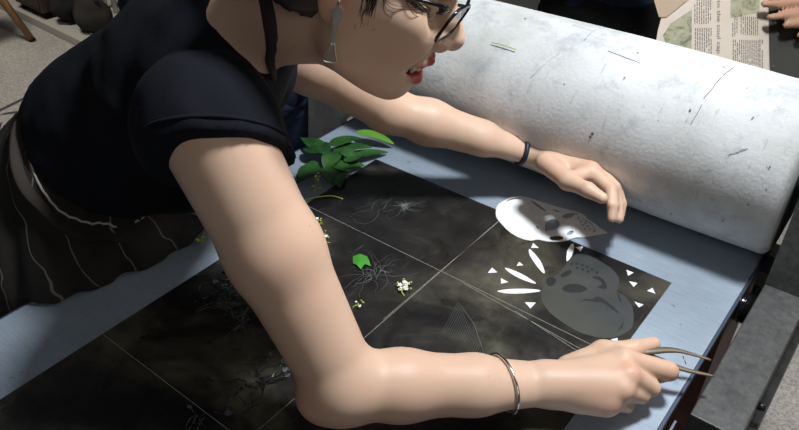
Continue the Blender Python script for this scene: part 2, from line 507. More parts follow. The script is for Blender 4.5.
bm = BM(); v8 = [bm.verts.new(c_) for c_ in ((-1.085, 1.0, -.45), (-.958, 1.0, -.45), (-.958, 1.015, .02), (-1.045, 1.015, .10), (-1.085, 1.03, -.45), (-.958, 1.03, -.45), (-.958, 1.034, .02), (-1.045, 1.034, .10))]
for f_ in ((0, 1, 2, 3), (7, 6, 5, 4), (0, 4, 5, 1), (1, 5, 6, 2), (2, 6, 7, 3), (3, 7, 4, 0)): bm.faces.new([v8[i] for i in f_])
obj('guard_plate', bm, m_cheek, fr, False)
for x, y in ((-.062, .80), (-.062, 1.36), (-1.0, 1.24), (-1.0, 1.37)):
    bm = BM(); box(bm, (x - .02, y - .03, FZ), (x + .02, y + .03, -.13), .003); obj('leg', bm, m_steel2, fr, False)
obj('cross_member', box(BM(), (-.967, 1.22, -.22), (-.087, 1.27, -.15), .003), m_steel2, fr, False)
obj('cross_member', box(BM(), (-.967, 1.33, -.22), (-.087, 1.38, -.15), .003), m_steel2, fr, False)
# red oxide lower roller housing under the bed
bm = BM()
q = [(-.215, 1.16, FZ + .02), (-.125, 1.16, FZ + .02), (-.112, 1.16, -.02), (-.215, 1.16, -.02)]
A = [bm.verts.new(p) for p in q]; B = [bm.verts.new((p[0], .98, p[2])) for p in q]
bm.faces.new(A); bm.faces.new(B[::-1])
for i in range(4): bm.faces.new((A[i], A[(i + 1) % 4], B[(i + 1) % 4], B[i]))
bmesh.ops.recalc_face_normals(bm, faces=bm.faces)
obj('lower_housing', bm, m_rust, fr, False)
for y in (1.0,):
    bm = BM(); tube(bm, [(-.150, y, -.036), (-.088, y, -.036)], .024, 28)
    w = obj('support_wheel', bm, m_glossblack, fr)
    bm = BM(); tube(bm, [(-.101, y, -.036), (-.0975, y, -.036)], .0265, 28); obj('wheel_rim', bm, m_glossblack, w)
    bm = BM(); tube(bm, [(-.120, y, -.036), (-.0885, y, -.036)], .0244, 28); obj('wheel_band', bm, m_glossblack, w)
bm = BM(); tube(bm, [(-.0245, .83, -.05), (-.014, .83, -.05)], .006, 10); obj('bolt', bm, m_steel2, fr)
# bracket with blade below the bed edge, near the beam's end
bm = BM()
a, b = V((-.096, .695, -.03)), V((-.096, .50, -.03))
box(bm, (-.1005, .52, -.065), (-.0975, .705, -.018), .0005); obj('guide_blade', bm, m_bright, fr, False)
bm = BM(); box(bm, (-.20, .45, -.10), (-.101, .665, -.014), .002); obj('bracket', bm, m_steel2, fr, False)
bm = BM(); tube(bm, [(-.0975, .655, -.045), (-.0875, .655, -.045)], .014, 16); obj('bolt', bm, m_steel2, fr)
bm = BM(); box(bm, (-.0965, .60, -.085), (-.030, .7135, -.06), .002); obj('bracket', bm, m_steel2, fr, False)

# roller wrapped in felt
YC, RR, ZC = 1.14, .1385, .1405
ro = thing('press_roller', 'big roller of the press wrapped in stained white felt', 'roller', (-.53, YC, .002))
bm = BM(); NX, NA = 150, 120
x0, x1 = -.957, -.101
rings = []
for i in range(NX + 1):
    u = i / NX; x = x0 + (x1 - x0) * u
    e = min(u, 1 - u) * (x1 - x0)
    rr = RR + .0035 * math.sin(PI * u) - max(0, .012 - e) ** 2 / .012 * .9
    ring = []
    for k in range(NA):
        a = 2 * PI * k / NA
        w = noise.noise(V((x * 6, math.cos(a) * 1.3, math.sin(a) * 1.3))) * .0016 + noise.noise(V((x * 22, math.cos(a) * 4, math.sin(a) * 4 + 5))) * .0003
        r = rr + (w - .0012 if i not in (0, NX) else 0)
        ring.append(bm.verts.new((x, YC + r * math.cos(a), ZC + r * math.sin(a))))
    rings.append(ring)
for i in range(NX):
    for k in range(NA): bm.faces.new((rings[i][k], rings[i][(k + 1) % NA], rings[i + 1][(k + 1) % NA], rings[i + 1][k])[::-1])
bm.faces.new(rings[0]); bm.faces.new(rings[-1][::-1])
bmesh.ops.recalc_face_normals(bm, faces=bm.faces)
obj('felt_blanket', bm, m_felt, ro)
bm = BM(); tube(bm, [(-.99, YC, ZC), (-.958, YC, ZC)], .035, 24); obj('shaft', bm, m_bright, ro)
bm = BM(); tube(bm, [(-.1, YC, ZC), (-.07, YC, ZC)], .035, 24); obj('shaft', bm, m_bright, ro)
# ink marks on the felt: scratches and dots
def on_roller(x, a, off=.0012): # a = angle from the top towards the near side, degrees
    a = math.radians(a); return V((x, YC - (RR + off) * math.sin(a), ZC + (RR + off) * math.cos(a)))
def on_roller_px(x, z):
    s = max(-1, min(1, (z - ZC) / RR)); return math.degrees(math.acos(s))
bm = BM()
def ray_roller(p0):
    """first hit of the view line to ground point p0 with the roller"""
    c = V((0, 0, .75)); d = (V((p0[0], p0[1], 0)) - c); 
    A = d.y ** 2 + d.z ** 2; B = 2 * (d.y * (c.y - YC) + d.z * (c.z - ZC)); Cc = (c.y - YC) ** 2 + (c.z - ZC) ** 2 - (RR + .0035) ** 2
    D_ = B * B - 4 * A * Cc
    if D_ < 0: return None
    t = (-B - math.sqrt(D_)) / (2 * A); return c + d * t
marks = [ ((-0.3621, 1.4669), (-0.3921, 1.6773)), ((-0.3921, 1.6773), (-0.3882, 1.8151)), ((-0.7205, 2.0032), (-0.6254, 1.9997)) ]
for a, b in (((-0.3654, 1.4699), (-0.3798, 1.5769)), ((-0.3868, 1.6092), (-0.3940, 1.7522)), ((-0.3940, 1.7666), (-0.3882, 1.8301)), ((-0.7562, 1.7509), (-0.7638, 1.8624)), ((-0.8326, 1.8367), (-0.7712, 1.8287)), ((-0.6773, 1.7285), (-0.5819, 1.7081)), ((-0.2608, 1.3889), (-0.2381, 1.4417)), ((-0.7682, 1.6406), (-0.7505, 1.4575))):
    p, q = ray_roller(a), ray_roller(b)
    if p and q:
        pts = [p.lerp(q, i / 6) + V((noise.noise(p * 40 + V((i, 0, 0))) * .002, 0, 0)) for i in range(7)]
        pts = [V((w.x, YC, ZC)) + (V((0, w.y - YC, w.z - ZC)).normalized() * (RR + .0018)) for w in pts]
        bm = BM(); tube(bm, pts, .0004, 5); obj('ink_scratch', bm, m_mark, ro)
for a, r in (((-0.3904, 1.5319), .0024), ((-0.6113, 1.7641), .0018), ((-0.6711, 1.4782), .0016), ((-0.5118, 1.2995), .0035), ((-0.5094, 1.2853), .003), ((-0.3728, 1.2066), .0014), ((-0.1748, 1.2348), .002), ((-0.4277, 1.4437), .001), ((-0.8278, 1.7298), .0012), ((-0.1639, 1.3052), .0016)):
    p = ray_roller(a)
    if p:
        bm = BM(); nn = V((0, p.y - YC, p.z - ZC)).normalized()
        p = V((p.x, YC, ZC)) + nn * (RR + .0012)
        x = V((1, 0, 0)); y = nn.cross(x)
        vs = [bm.verts.new(p + x * r * .65 * math.cos(k * PI / 5) * (1 + .4 * random.random()) + y * r * .65 * math.sin(k * PI / 5) * 1.3 + nn * .0012) for k in range(10)]
        ce = bm.verts.new(p + nn * .0018)
        for k in range(10): bm.faces.new((vs[k], vs[(k + 1) % 10], ce))
        obj('ink_dot', bm, m_mark, ro)
# little yellow thread on the roller
p, q, r_ = ray_roller((-0.9331, 1.5773)), ray_roller((-0.9000, 1.5781)), ray_roller((-0.8600, 1.5765))
up_ = V((0, -.3, 1)) * .003
tag(tubeo('plant_thread', [p + up_, q + up_ * 1.3, r_ + up_], .0008, m_stem, None, 6), 'thin yellow-green thread lying on the white felt roller', 'thread')

# ------------------------------------------------------------------ plate
PT = .0016
pl = thing('etching_plate', 'large dark ink-smudged plate scored with crossing lines on the press bed', 'plate', (-.5, .45, 0))
obj('plate_sheet', box(BM(), (-.80, -.15, .0002), (-.2015, .9415, PT), .0003), m_plate, pl, False)
bm = BM()
def sline(p, q, w=.0007):
    p, q = V((*p, PT)), V((*q, PT)); d = (q - p).normalized(); n = V((-d.y, d.x, 0)) * w / 2
    z = V((0, 0, .00012)); bm.faces.new([bm.verts.new(x + z) for x in (p - n, q - n, q + n, p + n)])
sline((-.798, .742), (-.203, .742)); sline((-.798, .328), (-.203, .328)); sline((-.5, -.14), (-.5, .94)); sline((-.5026, .60), (-.4985, .94), .0005)
sline((-.455, .7395), (-.203, .722), .0006); sline((-.36, .735), (-.203, .712), .0006)
obj('scored_line', bm, m_score, pl, False)
def imprint(name, px_c, rays, rad, m, seed, w=.0006, curl=.35):
    """dry strands pressed into the plate surface"""
    rnd = random.Random(seed); bm = BM()
    for k in range(rays):
        a = rnd.uniform(0, 2 * PI); L = rad * rnd.uniform(.35, 1.); p = V((px_c[0] + rnd.gauss(0, .12) * rad, px_c[1] + rnd.gauss(0, .12) * rad, PT + .0002))
        pts = [p]
        for i in range(6):
            a += rnd.uniform(-curl, curl); p = p + V((math.cos(a), math.sin(a), 0)) * L / 6; pts.append(p)
        tube(bm, pts, [w * rnd.uniform(.6, 1.2), w * .3], 4, flat=((0, 0, 1), .3))
    return obj(name, bm, m, pl)
imprint('flower_imprint', (-0.6567, 0.8476), 22, .020, m_imprint, 3, .0007, .5)
imprint('flower_imprint', (-0.6567, 0.8476), 14, .055, m_imprint2, 4, .0006, .8)
imprint('flower_imprint', (-0.7703, 0.8029), 7, .04, m_imprint2, 11, .0005, .8)
imprint('stem_imprint', (-0.5778, 0.6741), 9, .05, m_imprint, 5, .0004, .6)
imprint('stem_imprint', (-0.5787, 0.6702), 18, .085, m_imprint2, 6, .0006, .6)
imprint('stem_imprint', (-0.7103, 0.4782), 30, .05, m_imprint2, 8, .0007, .8)
imprint('stem_imprint', (-0.6623, 0.4749), 18, .06, m_imprint2, 9, .0006, .8)
imprint('stem_imprint', (-0.6916, 0.8083), 12, .10, m_imprint2, 12, .0005, .9)
bm = BM()
for k in range(22):   # pressed feather
    a = V((*(-0.4374, 0.6986), PT + .0002)); b = V((*(-0.3445, 0.6292), PT + .0002)); s = a.lerp(b, k / 22)
    e = V((*(-0.4089, 0.5930), PT + .0002)).lerp(b, k / 22)
    tube(bm, [s, s.lerp(e, .5 + .02 * (k % 3)), s.lerp(e, .82)], [.0004, .00015], 4, flat=((0, 0, 1), .3))
tube(bm, [V((*(-0.4374, 0.6986), PT + .0002)), V((*(-0.3924, 0.6741), PT + .0002)), V((*(-0.3445, 0.6292), PT + .0002))], .0007, 5, flat=((0, 0, 1), .3))
obj('feather_imprint', bm, m_imprint2, pl)

# wet glossy cuttings on the plate
def wet(name, label, c, rad, n, seed):
    t = thing(name, label, 'plant cutting', (c[0], c[1], PT)); rnd = random.Random(seed)
    bm = BM()
    for k in range(n):
        a = rnd.uniform(0, 2 * PI); p = V((c[0] + rnd.gauss(0, .3) * rad, c[1] + rnd.gauss(0, .3) * rad, PT + .003)); pts = [p]
        for i in range(7):
            a += rnd.uniform(-.7, .7); p = p + V((math.cos(a), math.sin(a), 0)) * rad / 7; p.z = PT + .0018 + abs(rnd.gauss(0, .0022)); pts.append(p)
        tube(bm, catmull(pts, 3), [.0009 * rnd.uniform(.6, 1.3), .0004], 6)
        if k % 2 == 0:
            q = pts[-1]; L = .010 * rnd.uniform(.7, 1.4); w = L * .35; x = V((math.cos(a), math.sin(a), 0)); y = V((-x.y, x.x, 0))
            o = [q, q + x * L * .4 + y * w + V((0, 0, .003)), q + x * L + V((0, 0, .001)), q + x * L * .4 - y * w + V((0, 0, -.0003))]
            bl = BM(); bl.faces.new([bl.verts.new(v) for v in o]); obj('leaf', bl, m_wet2, t)
    obj('stem', bm, m_wet, t)
    return t
wet('wet_cutting', 'glossy black wet sprig on the plate just past the upper arm', (-0.7388, 0.5049), .05, 20, 21)
wet('wet_cutting', 'glossy black wet sprig on the plate beside her elbow', (-0.5610, 0.3994), .042, 20, 22)
wet('wet_cutting', 'small wet sprig on the plate near the bottom left of her elbow', (-0.5746, 0.3134), .03, 8, 23)

# ------------------------------------------------------------------ cut paper
ZP = PT + .0004
sk = thing('paper_skull', 'white paper skull cut-out under the left hand, half in shade', 'paper skull', (-.45, .98, PT))
o = sheet('skull_sheet',
    [(-0.5214, 0.9394), (-0.5086, 0.9207), (-0.4893, 0.9080), (-0.4675, 0.8979), (-0.4470, 0.8941), (-0.4280, 0.8986), (-0.4198, 0.9090), (-0.4050, 0.9142), (-0.3895, 0.9244), (-0.3792, 0.9377), (-0.3730, 0.9524), (-0.3611, 0.9630), (-0.3488, 0.9799), (-0.3362, 0.9979), (-0.3493, 1.0024), (-0.3629, 1.0088), (-0.3817, 1.0149), (-0.3927, 1.0226), (-0.4072, 1.0227), (-0.4284, 1.0177), (-0.4523, 1.0136), (-0.4807, 1.0101), (-0.5020, 1.0070), (-0.5184, 0.9949), (-0.5251, 0.9736), (-0.5266, 0.9552)],
    [[(-0.4219, 0.9385), (-0.4306, 0.9541), (-0.4321, 0.9668), (-0.4277, 0.9766), (-0.4182, 0.9778), (-0.4099, 0.9670), (-0.4102, 0.9531), (-0.4177, 0.9425)],
     [(-0.4058, 0.9233), (-0.4053, 0.9309), (-0.3949, 0.9410), (-0.3880, 0.9392), (-0.3898, 0.9313), (-0.3996, 0.9223)],
     [(-0.3877, 0.9507), (-0.3890, 0.9597), (-0.3855, 0.9678), (-0.3815, 0.9622), (-0.3828, 0.9546)],
     [(-0.3971, 1.0063), (-0.3942, 1.0093), (-0.3914, 1.0051), (-0.3940, 1.0024)], [(-0.3884, 1.0090), (-0.3855, 1.0119), (-0.3828, 1.0077), (-0.3853, 1.0050)],
     [(-0.3896, 1.0009), (-0.3868, 1.0038), (-0.3838, 0.9992), (-0.3864, 0.9965)], [(-0.3808, 1.0023), (-0.3780, 1.0052), (-0.3750, 1.0006), (-0.3775, 0.9980)],
     [(-0.3818, 0.9939), (-0.3790, 0.9968), (-0.3761, 0.9922), (-0.3786, 0.9896)], [(-0.3743, 0.9964), (-0.3715, 0.9993), (-0.3685, 0.9947), (-0.3711, 0.9921)],
     [(-0.3741, 0.9862), (-0.3713, 0.9891), (-0.3684, 0.9846), (-0.3709, 0.9820)], [(-0.3674, 0.9895), (-0.3646, 0.9924), (-0.3619, 0.9884), (-0.3644, 0.9857)],
     [(-0.3912, 1.0124), (-0.3794, 1.0103), (-0.3686, 1.0063), (-0.3576, 0.9945), (-0.3535, 0.9896), (-0.3583, 0.9825), (-0.3569, 0.9909), (-0.3677, 1.0029), (-0.3787, 1.0067)],
     [(-0.4864, 1.0033), (-0.4762, 1.0023), (-0.4525, 0.9936), (-0.4495, 0.9894), (-0.4577, 0.9895), (-0.4762, 0.9956)],
     [(-0.5208, 0.9717), (-0.5193, 0.9835), (-0.5112, 0.9960), (-0.5039, 1.0009), (-0.5117, 0.9902), (-0.5171, 0.9799)],
     [(-0.4440, 0.9429), (-0.4398, 0.9420), (-0.4320, 0.9359), (-0.4361, 0.9354)], [(-0.4442, 1.0016), (-0.4369, 1.0059), (-0.4266, 1.0045), (-0.4344, 0.9999)],
     [(-0.4197, 0.9942), (-0.4157, 1.0074), (-0.4002, 1.0196), (-0.4048, 1.0109), (-0.4050, 1.0008), (-0.4126, 0.9913)]],
    ZP, .0003, m_paper, sk, 4)
dk = thing('dark_skull', 'dark inked skull stencil pressed flat on the plate corner', 'skull stencil', (-.33, .85, PT))
holes = [[(-0.3283, 0.8215), (-0.3279, 0.8324), (-0.3212, 0.8423), (-0.3109, 0.8480), (-0.2979, 0.8462), (-0.3002, 0.8353), (-0.3086, 0.8265), (-0.3184, 0.8202)],
     [(-0.3563, 0.8223), (-0.3586, 0.8314), (-0.3542, 0.8373), (-0.3480, 0.8367), (-0.3432, 0.8296), (-0.3432, 0.8196), (-0.3488, 0.8152)],
     [(-0.3458, 0.8494), (-0.3445, 0.8615), (-0.3399, 0.8699), (-0.3353, 0.8671), (-0.3361, 0.8539), (-0.3412, 0.8467)],
     [(-0.3043, 0.8742), (-0.2990, 0.8831), (-0.2885, 0.8820), (-0.2753, 0.8677), (-0.2784, 0.8608), (-0.2876, 0.8595), (-0.2847, 0.8695), (-0.2921, 0.8760)],
     [(-0.2930, 0.8109), (-0.2897, 0.8229), (-0.2818, 0.8284), (-0.2777, 0.8390), (-0.2681, 0.8392), (-0.2522, 0.8344), (-0.2371, 0.8265), (-0.2428, 0.8248), (-0.2641, 0.8308), (-0.2744, 0.8262), (-0.2881, 0.8198)],
     [(-0.2579, 0.8649), (-0.2533, 0.8640), (-0.2437, 0.8519), (-0.2470, 0.8500)],
     [(-0.2241, 0.8147), (-0.2194, 0.8016), (-0.2226, 0.7852), (-0.2226, 0.7983)]]
for x, y in ((160,98),(180,95),(200,100),(222,107),(243,116),(262,127),(178,110),(198,116),(218,123),(240,131),(256,142)):
    pass
holes += [[(-0.3484, 0.8861), (-0.3448, 0.8898), (-0.3417, 0.8848), (-0.3450, 0.8814)], [(-0.3425, 0.8924), (-0.3380, 0.8951), (-0.3353, 0.8898), (-0.3394, 0.8874)], [(-0.3338, 0.8951), (-0.3294, 0.8969), (-0.3270, 0.8914), (-0.3315, 0.8895)],
     [(-0.3253, 0.8960), (-0.3206, 0.8973), (-0.3186, 0.8916), (-0.3236, 0.8908)], [(-0.3159, 0.8961), (-0.3113, 0.8965), (-0.3100, 0.8911), (-0.3146, 0.8907)], [(-0.3367, 0.8838), (-0.3323, 0.8857), (-0.3302, 0.8808), (-0.3347, 0.8789)],
     [(-0.3279, 0.8859), (-0.3235, 0.8869), (-0.3218, 0.8818), (-0.3262, 0.8808)], [(-0.3185, 0.8868), (-0.3141, 0.8870), (-0.3128, 0.8817), (-0.3172, 0.8815)], [(-0.3064, 0.8939), (-0.3015, 0.8938), (-0.3006, 0.8873), (-0.3055, 0.8883)]]
out = [(-0.3594, 0.8246), (-0.3586, 0.8346), (-0.3522, 0.8420), (-0.3507, 0.8535), (-0.3516, 0.8688), (-0.3522, 0.8847), (-0.3531, 0.9041), (-0.3463, 0.9179), (-0.3346, 0.9220), (-0.3212, 0.9224), (-0.3062, 0.9193), (-0.2912, 0.9156), (-0.2722, 0.9026), (-0.2635, 0.8846), (-0.2597, 0.8687), (-0.2476, 0.8671), (-0.2355, 0.8583), (-0.2251, 0.8486), (-0.2148, 0.8288), (-0.2090, 0.8065), (-0.2120, 0.7922), (-0.2176, 0.7787), (-0.2278, 0.7668), (-0.2401, 0.7597), (-0.2649, 0.7532), (-0.2957, 0.7570), (-0.3204, 0.7651), (-0.3393, 0.7788), (-0.3511, 0.7968), (-0.3526, 0.8107)]
sheet('hole_shade_sheet', out, [], PT + .0001, .0001, m_dhole, dk, 4)  # added dark under-sheet, its colour stands in for shade in the holes
sheet('stencil_sheet', out, holes, PT + .0003, .0003, m_dpaper, dk, 4)
n_ = 0
def flat(name, label, pts, cat, grp, m=m_paper, sn=1):
    o = sheet(name, pts, [], PT + .0002 + .00003 * (n_ % 3), .0003, m, None, sn)
    return tag(o, label, cat, grp)
def sliver(pts, label):
    flat('paper_sliver', label, pts, 'paper sliver', 'white paper slivers round the dark skull', sn=4)
sliver([(-0.4182, 0.8768), (-0.4109, 0.8755), (-0.3893, 0.8625), (-0.3719, 0.8450), (-0.3685, 0.8389), (-0.3737, 0.8392), (-0.3911, 0.8499), (-0.4099, 0.8647)], 'plump white paper sliver pointing at the skull from above, left of its jaw')
sliver([(-0.4239, 0.8107), (-0.4174, 0.8137), (-0.3963, 0.8149), (-0.3757, 0.8119), (-0.3668, 0.8093), (-0.3711, 0.8060), (-0.3933, 0.8033), (-0.4142, 0.8063)], 'slanted white paper sliver between the plump one and the flat one')
sliver([(-0.4042, 0.7561), (-0.3954, 0.7682), (-0.3772, 0.7845), (-0.3603, 0.7958), (-0.3524, 0.7979), (-0.3571, 0.7901), (-0.3736, 0.7731), (-0.3920, 0.7596)], 'longest white paper sliver, lying level left of the dark skull')
sliver([(-0.3682, 0.9352), (-0.3615, 0.9261), (-0.3544, 0.9037), (-0.3539, 0.8882), (-0.3586, 0.8936), (-0.3667, 0.9127), (-0.3692, 0.9273)], 'short upright white paper sliver standing above the dark skull teeth')
tri = [([(-0.4212, 0.8959), (-0.4074, 0.8901), (-0.4174, 0.8822)], 'white paper triangle just below the white skull edge, above the plump sliver'),
 ([(-0.4141, 0.8385), (-0.4043, 0.8350), (-0.4122, 0.8266)], 'tiny white paper triangle above the slanted sliver'),
 ([(-0.4406, 0.7987), (-0.4276, 0.7946), (-0.4389, 0.7836)], 'white paper triangle furthest out from the skull on the left'),
 ([(-0.4157, 0.7857), (-0.4018, 0.7849), (-0.4086, 0.7744)], 'white paper triangle between the slanted and the level sliver'),
 ([(-0.3581, 0.7603), (-0.3445, 0.7700), (-0.3446, 0.7535)], 'white paper triangle below the level sliver, pointing down'),
 ([(-0.3601, 0.9296), (-0.3515, 0.9388), (-0.3487, 0.9245)], 'white paper triangle beside the short upright sliver'),
 ([(-0.2697, 0.9265), (-0.2577, 0.9272), (-0.2615, 0.9145)], 'topmost white paper triangle right of the dark skull'),
 ([(-0.2546, 0.9029), (-0.2426, 0.9071), (-0.2436, 0.8949)], 'second white paper triangle down on the right of the dark skull'),
 ([(-0.2239, 0.8990), (-0.2197, 0.9105), (-0.2113, 0.9008)], 'white paper triangle nearest the right edge of the plate'),
 ([(-0.2290, 0.8639), (-0.2154, 0.8658), (-0.2182, 0.8558)], 'lowest white paper triangle right of the dark skull'),
 ((-0.2171, 0.7709), 'white paper tip showing above the right thumb')]
for pts, lab in tri:
    if isinstance(pts, tuple): pts = [(pts[0] - .006, pts[1] - .003), (pts[0] + .005, pts[1] - .004), (pts[0] + .001, pts[1] + .006)]
    n_ += 1
    flat('paper_triangle', lab, pts, 'paper triangle', 'white paper triangles round the dark skull')
# small clear square of film at the left of the white skull
# ------------------------------------------------------------------ leaves and flowers
def leafmesh(base, tip, w, lift=.004, curl=.004, fold=.25, droop=0):
    base, tip = V(base), V(tip); d = tip - base; L = d.length; x = d.normalized(); y = V((0, 0, 1)).cross(x).normalized(); z = x.cross(y)
    bm = BM(); N, M_ = 12, 6; rows = []
    for i in range(N + 1):
        u = i / N; hw = w * (math.sin(PI * min(1, u ** .8)) ** .8) * (1 - .25 * u) + .0004
        row = []
        for j in range(-M_ // 2, M_ // 2 + 1):
            v = j / (M_ / 2)
            h = lift * math.sin(PI * u) + abs(v) * fold * hw + curl * math.sin(u * 7 + v * 2) * .25 - droop * u * u
            row.append(bm.verts.new(base + x * L * u + y * hw * v + z * h))
        rows.append(row)
    for i in range(N):
        for j in range(M_): bm.faces.new((rows[i][j], rows[i + 1][j], rows[i + 1][j + 1], rows[i][j + 1]))
    return bm
sp = thing('leafy_sprig', 'bunch of dark green leaves on the press bed by the plate corner', 'sprig', (-0.8453, 0.8575, 0.0000))
LEAVES = [(((-0.8659, 0.8741, 0.0000), (-0.9652, 0.9003, 0.0000)), .011, m_leaf, .02), (((-0.8635, 0.8432, 0.0000), (-0.8532, 0.7756, 0.0000)), .012, m_leaf, .012), (((-0.8480, 0.8463, 0.0000), (-0.7968, 0.8157, -0.0000)), .010, m_leaf, .014), (((-0.8453, 0.8575, 0.0000), (-0.7978, 0.8676, 0.0000)), .011, m_leaf, .014), (((-0.8643, 0.8897, 0.0000), (-0.8252, 0.9596, 0.0000)), .011, m_leaf, .02), (((-0.8425, 0.8831, -0.0000), (-0.7927, 0.9703, 0.0000)), .010, m_leaf, .012), (((-0.8344, 0.8569, 0.0000), (-0.7970, 0.9048, 0.0000)), .011, m_leaf, .01), (((-0.8525, 0.8427, 0.0000), (-0.8908, 0.8217, 0.0000)), .010, m_leaf, .008), (((-0.8756, 0.8904, 0.0000), (-0.8591, 0.9683, 0.0000)), .011, m_leaf, .028), (((-0.8778, 0.9744, 0.0000), (-0.7980, 0.9961, 0.0000)), .009, m_leaf2, .022), (((-0.8614, 0.8635, 0.0000), (-0.9212, 0.9042, 0.0000)), .011, m_leaf, .026), (((-0.8236, 0.8564, 0.0000), (-0.7835, 0.8176, -0.0000)), .009, m_leaf, .008), (((-0.8226, 0.8754, 0.0000), (-0.8148, 0.9287, 0.0000)), .010, m_leaf, .02), (((-0.8731, 0.8590, -0.0000), (-0.9241, 0.8669, 0.0000)), .010, m_leaf, .026), (((-0.8561, 0.8866, 0.0000), (-0.8319, 0.8318, 0.0000)), .012, m_leaf, .024), (((-0.8519, 0.8995, 0.0000), (-0.8122, 0.8928, 0.0000)), .010, m_leaf, .026)]
for (b_, t_), w, m, h in LEAVES:
    obj('leaf', leafmesh(V(b_) + V((0, 0, h)), V(t_) + V((0, 0, max(.002, h * .55))), w * 1.7, .005, .004, .12), m, sp)
tubeo('stem', [(-0.8649, 0.9452, 0.0200), (-0.8466, 0.8743, 0.0140), (-0.8371, 0.8158, 0.0060), (-0.8146, 0.7809, 0.0020)], [.0018, .0012], m_stem, sp, 7)
for k, (x, y) in enumerate(((-0.8343, 0.8122), (-0.8275, 0.7916), (-0.8126, 0.7947), (-0.8468, 0.8201))):
    bm = BM(); bmesh.ops.create_icosphere(bm, subdivisions=2, radius=.0028, matrix=Matrix.Translation((x, y, .0045)) @ Matrix.Diagonal((1, 1.6, 1, 1))); obj('bud', bm, m_stem, sp)
tag(tubeo('flower_stem', [(-0.8111, 0.7487, 0.0030), (-0.7943, 0.7704, 0.0050), (-0.7776, 0.7896, 0.0040), (-0.7564, 0.7958, 0.0030)], [.0011, .0015], m_stem, None, 7), 'thin yellow-green stem lying across the plate edge below the leaf bunch', 'stem')
# vivid green ivy leaf
def ivy(name, label, pts, c, m):
    bm = BM(); ce = bm.verts.new((c[0], c[1], PT + .006)); vs = [bm.verts.new((x, y, PT + .002 + .003 * (i % 2))) for i, (x, y) in enumerate(pts)]
    for i in range(len(vs)): bm.faces.new((vs[i], vs[(i + 1) % len(vs)], ce))
    bmesh.ops.subdivide_edges(bm, edges=bm.edges, cuts=1, use_grid_fill=True)
    bmesh.ops.recalc_face_normals(bm, faces=bm.faces)
    return tag(obj(name, bm, m), label, 'leaf')
ivy('ivy_leaf', 'single bright green leaf lying on the dark plate', [(-0.6330, 0.6819), (-0.6257, 0.6909), (-0.6150, 0.6960), (-0.6042, 0.6882), (-0.5936, 0.6805), (-0.6027, 0.6765), (-0.6013, 0.6650), (-0.6112, 0.6667), (-0.6212, 0.6684)], (-0.6144, 0.6802), m_leaf3)
def blossom(label, c, n, rad, seed, green=True, ps=1.):
    rnd = random.Random(seed); t = thing('white_blossom', label, 'flower', (c[0], c[1], PT), 'white blossoms on the plate')
    for k in range(n):
        a = rnd.uniform(0, 2 * PI); r = rad * math.sqrt(rnd.random()); x, y = c[0] + r * math.cos(a), c[1] + r * math.sin(a); z = PT + .004 + rnd.random() * .005
        bm = BM()
        for j in range(5):
            an = j * 2 * PI / 5 + a; q = V((x, y, z)); dx = V((math.cos(an), math.sin(an), 0)); dy = V((-dx.y, dx.x, 0)); L = .0042 * ps
            p = [q, q + dx * L * .6 + dy * L * .42 + V((0, 0, .001)), q + dx * L + V((0, 0, .0014)), q + dx * L * .6 - dy * L * .42 + V((0, 0, .001))]
            bm.faces.new([bm.verts.new(v) for v in p])
        obj('petal_ring', bm, m_petal, t, False)
    bm = BM()
    for k in range(n + 2):
        a = rnd.uniform(0, 2 * PI); r = rad * 1.25 * math.sqrt(rnd.random())
        bmesh.ops.create_icosphere(bm, subdivisions=1, radius=.0012 + .0008 * rnd.random(), matrix=Matrix.Translation((c[0] + r * math.cos(a), c[1] + r * math.sin(a) + .003, PT + .006 + rnd.random() * .004)))
    obj('buds', bm, m_bud, t)
    bm = BM()
    for k in range(3):
        a = rnd.uniform(0, 2 * PI); tube(bm, [(c[0], c[1], PT + .004), (c[0] + rad * math.cos(a), c[1] + rad * math.sin(a), PT + .003), (c[0] + 1.7 * rad * math.cos(a + .4), c[1] + 1.7 * rad * math.sin(a + .4), PT + .0015)], .0006, 5)
    obj('stem', bm, m_stem, t)
    return t
blossom('white blossom with yellow buds in the middle of the dark plate', (-0.5196, 0.6715), 9, .010, 31)
blossom('white blossom cluster on the plate right beside her upper arm', (-0.7037, 0.6838), 8, .010, 32)
blossom('tiny white blossom on the plate edge just above another beside her upper arm', (-0.7430, 0.7106), 5, .007, 33, ps=.8)
blossom('tiny pale yellow blossom on the plate between the arm and the middle blossom', (-0.5476, 0.5979), 3, .006, 34, ps=.5)
def sprout(label, c, seed):
    rnd = random.Random(seed); t = thing('yellow_flower', label, 'flower', (c[0], c[1], 0), 'small yellow-green flowers on the bed')
    for k in range(4):
        a = rnd.uniform(0, 2 * PI); r = .011
        obj('petal', leafmesh((c[0], c[1], .004), (c[0] + r * math.cos(a), c[1] + r * math.sin(a), .006), .0035, .002), m_bud, t)
    tubeo('stem', [(c[0], c[1], .004), (c[0] - .01, c[1] + .012, .003), (c[0] - .02, c[1] + .03, .002)], .0008, m_stem, t, 5)
sprout('small yellow-green flower on the bed close to the apron', (-0.8912, 0.5469), 41)
sprout('small yellow-green flower on the bed nearer the upper arm', (-0.8590, 0.5547), 42)
sprout('faded yellow-green flower on the bed highest behind her arm', (-0.8829, 0.5785), 43)
